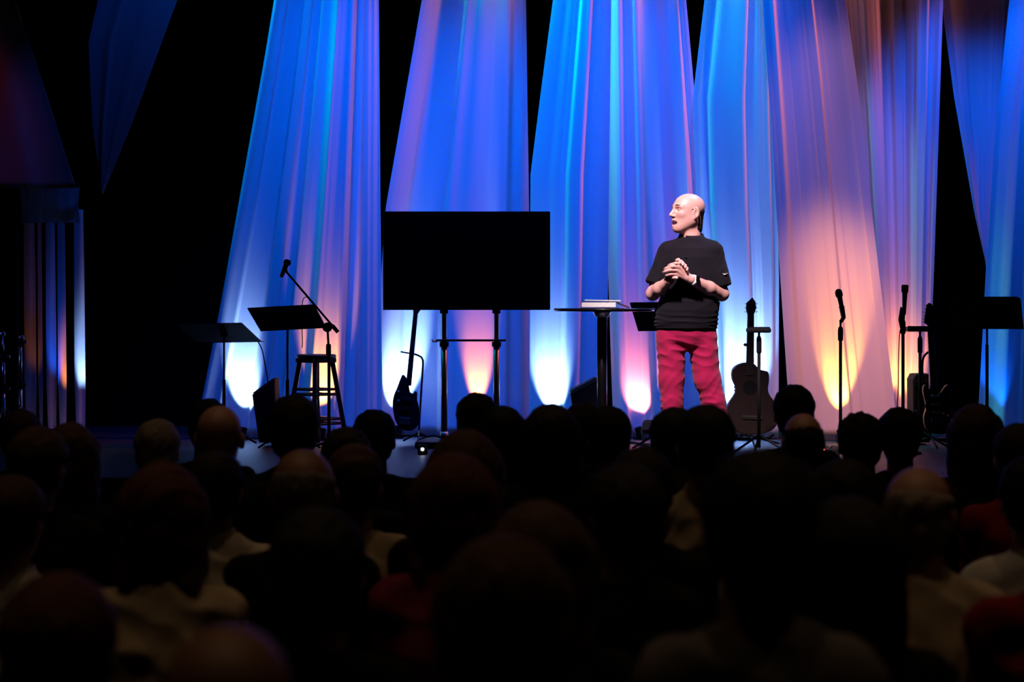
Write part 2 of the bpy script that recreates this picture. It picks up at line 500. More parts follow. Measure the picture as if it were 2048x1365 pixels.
# ---------------------------------------------------------------- smooth solid modelling on a grid
class Field:
    """a signed distance field; shapes melt together, then a smooth skin is drawn round them"""

    def __init__(self, lo, hi, h):
        self.lo = np.array(lo, float)
        self.h = h
        self.n = np.maximum(2, np.ceil((np.array(hi, float) - self.lo) / h).astype(int) + 1)
        self.ax = [(self.lo[i] + h * np.arange(self.n[i])) for i in range(3)]
        self.D = np.full(self.n, 0.5, np.float32)

    def _win(self, lo, hi, pad):
        s = []
        for i in range(3):
            a = int(np.floor((lo[i] - pad - self.lo[i]) / self.h))
            b = int(np.ceil((hi[i] + pad - self.lo[i]) / self.h)) + 1
            a, b = max(a, 0), min(b, self.n[i])
            if a >= b: return None
            s.append(slice(a, b))
        x = self.ax[0][s[0]][:, None, None]
        y = self.ax[1][s[1]][None, :, None]
        z = self.ax[2][s[2]][None, None, :]
        return tuple(s), x, y, z

    def _mix(self, w, d, k, op):
        s = w[0]
        a = self.D[s]
        d = d.astype(np.float32)
        if op == '-': a, d = -a, d
        if k > 0:
            hh = np.maximum(k - np.abs(a - d), 0) / k
            r = np.minimum(a, d) - hh * hh * k * 0.25
        else:
            r = np.minimum(a, d)
        self.D[s] = -r if op == '-' else r

    def cone(self, a, b, ra, rb=None, k=0.02, op='+', flat=None):
        rb = ra if rb is None else rb
        a, b = np.array(a, float), np.array(b, float)
        m = max(ra, rb)
        w = self._win(np.minimum(a, b) - m, np.maximum(a, b) + m, k + 3 * self.h)
        if w is None: return self
        _, x, y, z = w
        ba = b - a
        L = max(float(ba @ ba), 1e-12)
        t = np.clip(((x - a[0]) * ba[0] + (y - a[1]) * ba[1] + (z - a[2]) * ba[2]) / L, 0, 1)
        d = np.sqrt((x - a[0] - t * ba[0]) ** 2 + (y - a[1] - t * ba[1]) ** 2 + (z - a[2] - t * ba[2]) ** 2) - (ra + (rb - ra) * t)
        self._mix(w, d, k, op)
        return self

    def chain(self, pts, rs, k=0.02, op='+'):
        for i in range(len(pts) - 1):
            self.cone(pts[i], pts[i + 1], rs[i], rs[i + 1], k, op)
        return self

    def ell(self, c, r, k=0.02, op='+', rot=None):
        c, r = np.array(c, float), np.array(r, float)
        m = float(max(r)) if rot is not None else r
        w = self._win(c - m, c + m, k + 3 * self.h)
        if w is None: return self
        _, x, y, z = w
        x, y, z = x - c[0], y - c[1], z - c[2]
        if rot is not None:
            q = rot                       # rows are the ellipsoid's own axes
            x, y, z = (q[0][0] * x + q[0][1] * y + q[0][2] * z, q[1][0] * x + q[1][1] * y + q[1][2] * z, q[2][0] * x + q[2][1] * y + q[2][2] * z)
        k0 = np.sqrt((x / r[0]) ** 2 + (y / r[1]) ** 2 + (z / r[2]) ** 2)
        k1 = np.sqrt((x / r[0] ** 2) ** 2 + (y / r[1] ** 2) ** 2 + (z / r[2] ** 2) ** 2) + 1e-6
        self._mix(w, k0 * (k0 - 1) / k1, k, op)
        return self

    def loft(self, st, k=0.02, op='+'):
        """st: rows (z, cx, cy, rx, ry) from low to high"""
        st = np.array(st, float)
        lo = [np.min(st[:, 1] - st[:, 3]), np.min(st[:, 2] - st[:, 4]), st[0, 0]]
        hi = [np.max(st[:, 1] + st[:, 3]), np.max(st[:, 2] + st[:, 4]), st[-1, 0]]
        w = self._win(np.array(lo), np.array(hi), k + 3 * self.h)
        if w is None: return self
        _, x, y, z = w
        zz = z.ravel()
        def at(i):
            # smooth interpolation of the stations
            return np.interp(zz, st[:, 0], st[:, i])[None, None, :]
        rx, ry = at(3), at(4)
        d = (np.sqrt(((x - at(1)) / rx) ** 2 + ((y - at(2)) / ry) ** 2) - 1) * np.minimum(rx, ry)
        d = np.maximum(d, np.maximum(st[0, 0] - z, z - st[-1, 0]))
        self._mix(w, d, k, op)
        return self

    def above(self, z0):
        """cut away everything above z0"""
        z = self.ax[2][None, None, :]
        self.D = np.maximum(self.D, (z - z0).astype(np.float32))
        return self

    def below(self, z0):
        z = self.ax[2][None, None, :]
        self.D = np.maximum(self.D, (z0 - z).astype(np.float32))
        return self

    def mesh(self, name, disp=None):
        D = np.pad(self.D, 1, constant_values=0.5)
        lo, h = self.lo - self.h, self.h
        S = D < 0
        nx, ny, nz = D.shape
        c = [S[i:nx - 1 + i, j:ny - 1 + j, k:nz - 1 + k] for i in (0, 1) for j in (0, 1) for k in (0, 1)]
        anyi = np.logical_or.reduce(c)
        alli = np.logical_and.reduce(c)
        cell = anyi & ~alli
        ci = np.argwhere(cell)
        idx = np.full(cell.shape, -1, np.int64)
        idx[cell] = np.arange(len(ci))
        acc = np.zeros((len(ci), 3))
        cnt = np.zeros(len(ci))
        corners = [(i, j, k) for i in (0, 1) for j in (0, 1) for k in (0, 1)]
        for a in range(8):
            for b in range(a + 1, 8):
                pa, pb = np.array(corners[a]), np.array(corners[b])
                if np.abs(pa - pb).sum() != 1: continue
                da = D[ci[:, 0] + pa[0], ci[:, 1] + pa[1], ci[:, 2] + pa[2]]
                db = D[ci[:, 0] + pb[0], ci[:, 1] + pb[1], ci[:, 2] + pb[2]]
                m = (da < 0) != (db < 0)
                t = np.where(m, da / np.where(m, da - db, 1), 0)
                acc += np.where(m[:, None], pa + (pb - pa) * t[:, None], 0)
                cnt += m
        co = lo + h * (ci + acc / cnt[:, None])
        quads = []
        for axis in range(3):
            sl0 = [slice(0, None)] * 3
            sl1 = [slice(0, None)] * 3
            sl0[axis] = slice(0, -1)
            sl1[axis] = slice(1, None)
            A, B = S[tuple(sl0)], S[tuple(sl1)]
            e = np.argwhere(A != B)
            sg = A[e[:, 0], e[:, 1], e[:, 2]]
            u, v = (axis + 1) % 3, (axis + 2) % 3
            def cellid(du, dv):
                q = e.copy()
                q[:, u] += du
                q[:, v] += dv
                return idx[q[:, 0], q[:, 1], q[:, 2]]
            q = np.stack([cellid(-1, -1), cellid(0, -1), cellid(0, 0), cellid(-1, 0)], -1)
            q[~sg] = q[~sg][:, ::-1]
            quads.append(q)
        q = np.concatenate(quads)
        me = bpy.data.meshes.new(name)
        me.vertices.add(len(co))
        me.loops.add(len(q) * 4)
        me.polygons.add(len(q))
        me.vertices.foreach_set('co', co.astype(np.float32).ravel())
        me.loops.foreach_set('vertex_index', q.astype(np.int32).ravel())
        me.polygons.foreach_set('loop_start', np.arange(0, len(q) * 4, 4, dtype=np.int32))
        me.polygons.foreach_set('loop_total', np.full(len(q), 4, dtype=np.int32))
        me.update(calc_edges=True)
        if disp is not None:
            nn = np.zeros(len(co) * 3, np.float32)
            me.vertices.foreach_get('normal', nn)
            nn = nn.reshape(-1, 3)
            co = co + nn * disp(co)[:, None]
            me.vertices.foreach_set('co', co.astype(np.float32).ravel())
            me.update()
        return me


def wave3(p, seed, sx, sy, sz):
    """cheap smooth noise in -1..1 for cloth wrinkles"""
    r = np.random.RandomState(seed)
    x, y, z = p[:, 0] * sx, p[:, 1] * sy, p[:, 2] * sz
    o = np.zeros(len(p))
    for i in range(5):
        a = r.uniform(-1, 1, 3)
        ph = r.uniform(0, 6.28, 3)
        o += np.sin(x * a[0] * 2 + y * a[1] * 2 + z * (0.6 + abs(a[2])) + ph[0] + 1.3 * np.sin(x * 0.7 * a[1] + y * 0.9 * a[0] + ph[1]))
    return o / 5


# ---------------------------------------------------------------- the speaker on stage
def build_speaker():
    MX, MD = P(1380, 0, 14.26).x, 14.26
    base = Vector((MX, MD, STZ))
    t = empty('person', base, 'bald standing speaker in black polo shirt and crimson trousers with hands clasped', 'person')
    off = np.array(base)

    # head frame: forward, own left, up
    a = R(24)
    f = np.array((-math.cos(a), -math.sin(a), 0.02))
    f /= np.linalg.norm(f)
    l = np.array((math.sin(a), -math.cos(a), 0.0))
    up = np.cross(f, l)
    hc = np.array((-0.017, -0.005, 1.645))
    S = 1.05

    def H(x, y, z):
        return hc + S * (f * x + l * y + up * z)
    rot = [f, l, up]

    def L(*r):
        return [q * S for q in r]

    fd = Field((-0.34, -0.40, -0.01), (0.36, 0.26, 1.84), 0.004)
    # cranium, face, jaw
    fd.ell(H(-0.012, 0, 0.046), L(0.103, 0.080, 0.082), 0.02, rot=rot)
    fd.ell(H(0.026, 0, -0.022), L(0.070, 0.066, 0.080), 0.05, rot=rot)
    for s in (-1, 1):
        fd.cone(H(-0.004, 0.046 * s, -0.048), H(0.062, 0.016 * s, -0.088), 0.019 * S, 0.018 * S, 0.06)
        fd.ell(H(0.060, 0.040 * s, -0.004), L(0.022, 0.020, 0.016), 0.025, rot=rot)
    fd.ell(H(0.076, 0, -0.094), L(0.020, 0.024, 0.018), 0.02, rot=rot)
    # brow, sockets, nose
    fd.cone(H(0.083, 0.012, 0.043), H(0.070, 0.050, 0.041), 0.010, 0.010, 0.02)
    fd.cone(H(0.083, -0.012, 0.043), H(0.070, -0.050, 0.041), 0.010, 0.010, 0.02)
    for s in (-1, 1):
        fd.ell(H(0.094, 0.034 * s, 0.024), L(0.020, 0.020, 0.013), 0.012, '-', rot=rot)
        fd.ell(H(0.072, 0.033 * s, 0.024), L(0.013, 0.014, 0.011), 0.004, rot=rot)
    fd.cone(H(0.088, 0, 0.036), H(0.118, 0, -0.010), 0.008, 0.012, 0.012)
    for s in (-1, 1):
        fd.ell(H(0.103, 0.012 * s, -0.016), L(0.012, 0.009, 0.008), 0.008, rot=rot)
        fd.ell(H(0.108, 0.008 * s, -0.025), L(0.006, 0.005, 0.005), 0.003, '-', rot=rot)
    # open mouth with lips
    fd.cone(H(0.098, 0.0, -0.040), H(0.080, 0.026, -0.052), 0.009, 0.006, 0.012)
    fd.cone(H(0.098, 0.0, -0.040), H(0.080, -0.026, -0.052), 0.009, 0.006, 0.012)
    fd.cone(H(0.092, 0.0, -0.074), H(0.078, 0.024, -0.062), 0.009, 0.006, 0.012)
    fd.cone(H(0.092, 0.0, -0.074), H(0.078, -0.024, -0.062), 0.009, 0.006, 0.012)
    fd.ell(H(0.094, 0, -0.058), L(0.036, 0.029, 0.0125), 0.006, '-', rot=rot)
    # ears
    for s in (-1, 1):
        fd.ell(H(-0.018, 0.083 * s, 0.004), L(0.022, 0.009, 0.034), 0.006, rot=rot)
        fd.ell(H(-0.012, 0.092 * s, 0.005), L(0.012, 0.009, 0.021), 0.004, '-', rot=rot)
        fd.ell(H(-0.008, 0.078 * s, -0.026), L(0.010, 0.008, 0.012), 0.008, rot=rot)
    # neck, trunk
    fd.cone(H(-0.034, 0, -0.03), (0.012, 0.012, 1.44), 0.051, 0.062, 0.03)
    fd.cone(H(0.012, 0.0, -0.075), (0.005, -0.03, 1.46), 0.030, 0.036, 0.03)
    fd.loft([(0.86, -0.02, 0, 0.16, 0.10), (1.02, -0.02, 0, 0.165, 0.11), (1.25, 0, 0, 0.16, 0.10), (1.38, 0, 0, 0.15, 0.09), (1.45, 0.005, 0.01, 0.09, 0.07)], 0.03)
    # arms
    shl, ell_, wrl = (-0.152, 0.0, 1.385), (-0.246, -0.03, 1.122), (-0.150, -0.205, 1.208)
    shr, elr, wrr = (0.155, 0.0, 1.385), (0.206, -0.03, 1.120), (-0.012, -0.225, 1.214)
    fd.chain([shl, ell_], [0.050, 0.041], 0.02)
    fd.chain([ell_, (-0.205, -0.11, 1.155), wrl], [0.043, 0.043, 0.029], 0.02)
    fd.chain([shr, elr], [0.052, 0.043], 0.02)
    fd.chain([elr, (0.110, -0.12, 1.158), wrr], [0.045, 0.045, 0.030], 0.02)
    # his left hand (watch hand): palm from the wrist up to the knuckles, fingers wrapped round the other hand
    kn = [(-0.074, -0.262, 1.312), (-0.094, -0.270, 1.294), (-0.108, -0.270, 1.272), (-0.114, -0.262, 1.248)]
    pip = [(-0.116, -0.280, 1.316), (-0.138, -0.284, 1.296), (-0.150, -0.282, 1.272), (-0.146, -0.274, 1.246)]
    tip = [(-0.146, -0.262, 1.308), (-0.172, -0.264, 1.286), (-0.182, -0.262, 1.264), (-0.170, -0.258, 1.240)]
    end = [(-0.158, -0.240, 1.302), (-0.182, -0.240, 1.280), (-0.190, -0.242, 1.259), (-0.178, -0.240, 1.236)]
    st = [(-0.030, -0.235, 1.240), (-0.034, -0.238, 1.230), (-0.038, -0.238, 1.222), (-0.040, -0.234, 1.214)]
    for i in range(4):
        fd.cone(st[i], kn[i], 0.015, 0.0118, 0.010)
        r = (0.0102, 0.0106, 0.0100, 0.0088)[i]
        fd.chain([kn[i], pip[i], tip[i], end[i]], [r * 1.12, r * 1.02, r * 0.94, r * 0.85], 0.0035)
    fd.cone(wrr, (-0.036, -0.236, 1.226), 0.028, 0.022, 0.015)
    fd.chain([(-0.034, -0.222, 1.246), (-0.058, -0.226, 1.292), (-0.086, -0.236, 1.330), (-0.106, -0.240, 1.338)], [0.016, 0.0135, 0.0115, 0.0095], 0.006)
    # his right hand inside the clasp, finger ends curled over the back of the other hand
    fd.ell((-0.122, -0.225, 1.262), (0.034, 0.020, 0.048), 0.014)
    fd.cone(wrl, (-0.136, -0.222, 1.236), 0.027, 0.026, 0.015)
    for i, (x, z) in enumerate(((-0.090, 1.338), (-0.072, 1.326), (-0.057, 1.310), (-0.046, 1.292))):
        fd.chain([(-0.112 + 0.008 * i, -0.212, 1.312 - 0.012 * i), (x - 0.004, -0.238, z + 0.004), (x + 0.006, -0.266, z - 0.008), (x + 0.004, -0.279, z - 0.020)], [0.0105, 0.0102, 0.0092, 0.0080], 0.004)
    fd.chain([(-0.146, -0.232, 1.244), (-0.130, -0.258, 1.226), (-0.106, -0.268, 1.222)], [0.013, 0.0115, 0.0095], 0.005)
    # hips, legs, feet
    fd.loft([(0.80, -0.02, 0, 0.13, 0.08), (0.90, -0.02, 0, 0.165, 0.105)], 0.03)
    fd.chain([(-0.110, 0, 0.82), (-0.122, -0.015, 0.47), (-0.122, 0.02, 0.09)], [0.082, 0.056, 0.042], 0.02)
    fd.chain([(0.072, 0, 0.82), (0.140, -0.015, 0.47), (0.215, 0.02, 0.09)], [0.082, 0.056, 0.042], 0.02)
    for x, tx in ((-0.122, -0.16), (0.215, 0.25)):
        fd.cone((x, 0.045, 0.045), (tx, -0.13, 0.030), 0.034, 0.028, 0.02)
    me = fd.mesh('body')
    me.transform(Matrix.Translation(base))
    link('body', me, M['skin'], t)

    # eyes, brows, teeth
    for s in (-1, 1):
        MB().ball(off + H(0.0775, 0.033 * s, 0.023), 0.0085, 8).build('eye', M['eye'], t, True)
        MB().tube([off + H(0.094, 0.016 * s, 0.049), off + H(0.091, 0.034 * s, 0.053), off + H(0.078, 0.052 * s, 0.048)], [0.004, 0.0045, 0.003], 6).build('eyebrow', M['brow'], t, True)
    MB().tube([off + H(0.073, -0.020, -0.050), off + H(0.085, 0, -0.047), off + H(0.073, 0.020, -0.050)], 0.0045, 8).build('upper_teeth', M['teeth'], t, True)
    # mouth cavity lining
    MB().ball(off + H(0.066, 0, -0.060), (0.012, 0.016, 0.008), 8).build('mouth_cavity', M['eye'], t, True)

    # cropped hair round the back below the crown
    hf = Field(hc - 0.16, hc + 0.16, 0.004)
    hf.ell(H(-0.014, 0, 0.042), L(0.1045, 0.0805, 0.083), 0.02, rot=rot)
    hf.cone(H(-0.052, 0, -0.03), H(-0.050, 0, -0.085), 0.056, 0.054, 0.03)
    hf.ell(H(0.07, 0, 0.0), L(0.098, 0.16, 0.20), 0.004, '-', rot=rot)
    hf.ell(H(0.01, 0, 0.110), L(0.17, 0.16, 0.105), 0.02, '-', rot=rot)
    for s in (-1, 1):
        hf.ell(H(-0.016, 0.088 * s, 0.004), L(0.024, 0.02, 0.036), 0.004, '-', rot=rot)
    me = hf.mesh('hair')
    me.transform(Matrix.Translation(base))
    o = link('hair', me, M['stubble'], t)
    o['label'] = 'dark cropped hair round the back of the head'
    # ear-worn microphone
    MB().tube(spline([off + H(0.016, 0.084, 0.030), off + H(0.000, 0.090, 0.038), off + H(-0.040, 0.078, 0.01), off + H(-0.060, 0.060, -0.045), off + np.array((0.072, 0.02, 1.515))], 6), 0.0018, 6).build('headset_microphone', M['skin'], t, True)

    # polo shirt
    pf = Field((-0.36, -0.24, 0.84), (0.36, 0.22, 1.56), 0.004)
    pf.loft([(0.895, -0.026, 0.0, 0.204, 0.145), (0.94, -0.024, -0.004, 0.208, 0.150), (1.02, -0.016, -0.010, 0.207, 0.154), (1.12, 0.002, -0.010, 0.194, 0.148),
             (1.25, 0.008, -0.006, 0.192, 0.140), (1.36, 0.006, 0.0, 0.186, 0.128), (1.42, 0.004, 0.004, 0.160, 0.110), (1.455, 0.006, 0.008, 0.115, 0.090), (1.485, 0.010, 0.010, 0.080, 0.075)], 0.02)
    pf.cone((-0.140, 0.0, 1.392), (-0.226, -0.028, 1.195), 0.070, 0.066, 0.035)
    pf.cone((0.145, 0.0, 1.390), (0.196, -0.026, 1.180), 0.074, 0.072, 0.035)
    pf.cone((-0.02, 0, 1.455), (-0.13, 0, 1.40), 0.05, 0.066, 0.03)
    pf.cone((0.03, 0, 1.455), (0.14, 0, 1.40), 0.05, 0.068, 0.03)
    # flat sleeve ends
    for e, d in (((-0.232, -0.030, 1.182), (-0.40, -0.12, -0.91)), ((0.199, -0.028, 1.166), (0.24, -0.12, -0.96))):
        d = np.array(d) / np.linalg.norm(d)
        e = np.array(e)
        w = pf._win(e - 0.09, e + 0.09, 0)
        _, x, y, z = w
        pl = (x - e[0]) * d[0] + (y - e[1]) * d[1] + (z - e[2]) * d[2]
        near = np.sqrt((x - e[0]) ** 2 + (y - e[1]) ** 2 + (z - e[2]) ** 2) < 0.105
        side = np.sign(e[0]) * x > 0.14 + 0.02 * (e[0] > 0)
        pf.D[w[0]] = np.where((pl > 0) & near & side, np.maximum(pf.D[w[0]], pl), pf.D[w[0]])

    def pdisp(p):
        z = p[:, 2]
        low = np.exp(-((z - 0.945) / 0.055) ** 2)
        arm = np.clip((np.abs(p[:, 0]) - 0.17) / 0.03, 0, 1) * (z > 1.12)
        d = low * 0.012 * (0.4 - np.abs(wave3(p, 5, 7, 6, 80)) * 1.6) + 0.004 * wave3(p, 9, 14, 12, 24) + arm * 0.006 * (0.4 - 1.5 * np.abs(wave3(p, 13, 44, 36, 30)))
        mid = np.exp(-((z - 1.12) / 0.10) ** 2)
        return d + mid * 0.008 * (0.4 - 1.5 * np.abs(wave3(p, 21, 14, 10, 34)))
    me = pf.mesh('polo_shirt', pdisp)
    me.transform(Matrix.Translation(base))
    shirt = link('polo_shirt', me, M['polo'], t)
    # folded collar: a stand with a flap turned down outside it, open at the throat
    cb = bmesh.new()
    rows = []
    for i in range(33):
        q = i / 32
        ang = R(-122) + q * R(325)          # opening towards the chest
        ca, sa = math.cos(ang), math.sin(ang)
        back = 0.5 + 0.5 * sa
        ctr = np.array((0.010, 0.012, 1.480))
        top = ctr + np.array((ca * 0.070, sa * 0.066, 0.018 + 0.030 * back))
        inn = ctr + np.array((ca * 0.068, sa * 0.064, -0.030))
        flap = 0.045 + 0.012 * math.sin(q * math.pi * 2) ** 2 + 0.018 * (abs(q - 0.5) * 2) ** 4
        out = ctr + np.array((ca * 0.100, sa * 0.094, 0.018 + 0.030 * back - flap))
        mid = ctr + np.array((ca * 0.079, sa * 0.075, 0.021 + 0.028 * back))
        rows.append([cb.verts.new(off + v) for v in (inn, top, mid, out)])
    for r0, r1 in zip(rows, rows[1:]):
        for k in range(3):
            cb.faces.new((r0[k], r1[k], r1[k + 1], r0[k + 1]))
    bmesh.ops.recalc_face_normals(cb, faces=cb.faces[:])
    me = bpy.data.meshes.new('collar')
    cb.to_mesh(me)
    cb.free()
    o = link('collar', me, M['polo'], shirt)
    o.modifiers.new('cloth', 'SOLIDIFY').thickness = 0.004
    for z, x in ((1.36, -0.036), (1.415, -0.034)):
        MB().lathe(off + np.array((x, -0.130 + (z - 1.36) * 0.5, z)), [(0.0055, 0), (0.0055, 0.003)], 12, (0, -1, 0.2)).build('button', M['black'], shirt)
    # white printed tick on the sleeve
    sw = [(-0.017, 0.003), (-0.010, -0.006), (-0.002, -0.006), (0.018, 0.007), (-0.002, 0.000), (-0.008, 0.000)]
    cs = np.array((0.222, -0.096, 1.252))
    MB().prism([off + cs + np.array((x, 0.10 * x, z)) for x, z in sw], (0.004, 0.016, 0.0)).build('sleeve_emblem', M['white'], shirt)

    # trousers
    tf = Field((-0.28, -0.20, 0.03), (0.34, 0.20, 1.00), 0.0045)
    tf.loft([(0.755, -0.022, 0.0, 0.10, 0.08), (0.80, -0.024, 0.0, 0.170, 0.115), (0.85, -0.024, 0.0, 0.193, 0.130), (0.90, -0.024, 0.0, 0.196, 0.132), (0.965, -0.022, 0.0, 0.190, 0.128)], 0.05)
    tf.chain([(-0.120, 0.0, 0.82), (-0.122, -0.008, 0.56), (-0.120, -0.012, 0.42), (-0.122, 0.015, 0.10)], [0.100, 0.083, 0.072, 0.069], 0.022)
    tf.chain([(0.076, 0.0, 0.82), (0.112, -0.008, 0.56), (0.150, -0.012, 0.42), (0.214, 0.015, 0.10)], [0.102, 0.087, 0.076, 0.073], 0.022)
    tf.below(0.075)

    def tdisp(p):
        z = p[:, 2]
        hip = np.exp(-((z - 0.74) / 0.10) ** 2)
        kne = np.exp(-((z - 0.50) / 0.10) ** 2)
        ank = np.exp(-((z - 0.26) / 0.16) ** 2)
        rid = lambda *a: 0.45 - np.abs(wave3(p, *a)) * 1.6
        d = hip * 0.0095 * rid(31, 22, 8, 40) + kne * 0.006 * rid(33, 26, 10, 40) + ank * 0.013 * rid(37, 22, 10, 52)
        return d + 0.003 * wave3(p, 41, 30, 20, 12)
    me = tf.mesh('trousers', tdisp)
    me.transform(Matrix.Translation(base))
    link('trousers', me, M['pants'], t)
    for x, tx in ((-0.122, -0.17), (0.215, 0.26)):
        sf = Field((x - 0.16, -0.26, -0.005), (x + 0.16, 0.14, 0.13), 0.006)
        sf.cone((x, 0.05, 0.045), (tx, -0.15, 0.036), 0.046, 0.042, 0.02)
        sf.cone((x, 0.03, 0.06), (x, 0.02, 0.10), 0.048, 0.044, 0.02)
        sf.below(0.0)
        me = sf.mesh('shoe')
        me.transform(Matrix.Translation(base))
        link('shoe', me, M['shoe'], t)
    # watch on the left wrist
    wc = np.array((0.004, -0.220, 1.209))
    ax = Vector(np.array(elr) - np.array(wrr)).normalized()
    w = MB()
    w.lathe(off + wc, [(0.0335, -0.011), (0.0355, -0.011), (0.0355, 0.011), (0.0335, 0.011)], 24, ax)
    ws = w.build('watch', M['white'], t, True)
    ws['label'] = 'watch with a pale strap'
    side = Vector((-0.15, -1.0, 0.42)).normalized()
    side = (side - ax * side.dot(ax)).normalized()
    rotm = Matrix((ax, side.cross(ax) * -1, side)).transposed()
    MB().box(Vector(off + wc) + side * 0.039, (0.030, 0.036, 0.012), rotm, 0.004).build('watch_face', M['watchface'], ws)
    return t


build_speaker()

# ---------------------------------------------------------------- the seated audience
SKINS = [mat('audience_skin_%s' % n, c, 0.55, scale=50, bump=0.05) for n, c in (('light', (0.42, 0.22, 0.16)), ('tan', (0.26, 0.13, 0.08)), ('brown', (0.10, 0.05, 0.03)))]
HAIRS = {n: mat('hair_' + n, c, 0.75, spec=0.25, scale=120, var=0.5, bump=0.7) for n, c in (
    ('black', (0.006, 0.005, 0.005)), ('dark', (0.014, 0.009, 0.007)), ('brown', (0.060, 0.028, 0.014)), ('red', (0.075, 0.020, 0.010)),
    ('blond', (0.16, 0.09, 0.04)), ('grey', (0.17, 0.15, 0.13)), ('white', (0.26, 0.22, 0.18)))}
CLOTH = {n: mat('cloth_' + n, c, 0.9, spec=0.15, scale=150, var=0.1, bump=0.25) for n, c in (
    ('black', (0.005, 0.005, 0.006)), ('navy', (0.006, 0.008, 0.014)), ('charcoal', (0.012, 0.011, 0.012)), ('brown', (0.022, 0.012, 0.008)), ('beige', (0.50, 0.40, 0.27)),
    ('cream', (0.62, 0.55, 0.44)), ('white', (0.72, 0.70, 0.66)), ('red', (0.22, 0.010, 0.014)), ('pink', (0.22, 0.02, 0.05)), ('green', (0.025, 0.05, 0.028)), ('grey', (0.16, 0.14, 0.13)), ('tan', (0.30, 0.17, 0.06)))}


def chair_parts(c, t):
    """hall chair under a seated person; c is the floor point below the hips, facing the stage"""
    x, y, _ = c
    MB().box((x, y + 0.06, 0.44), (0.46, 0.46, 0.06), bev=0.02).build('seat', CLOTH['charcoal'], t)
    MB().box((x, y - 0.205, 0.72), (0.44, 0.045, 0.40), Matrix.Rotation(R(-6), 3, 'X'), 0.018).build('backrest', CLOTH['charcoal'], t)
    for sx in (-1, 1):
        MB().tube([(x + 0.20 * sx, y + 0.26, 0.0), (x + 0.20 * sx, y + 0.24, 0.42)], 0.012, 8).build('leg', M['black'], t, True)
        MB().tube([(x + 0.21 * sx, y - 0.24, 0.0), (x + 0.20 * sx, y - 0.17, 0.42), (x + 0.20 * sx, y - 0.20, 0.80)], 0.012, 8).build('leg', M['black'], t, True)


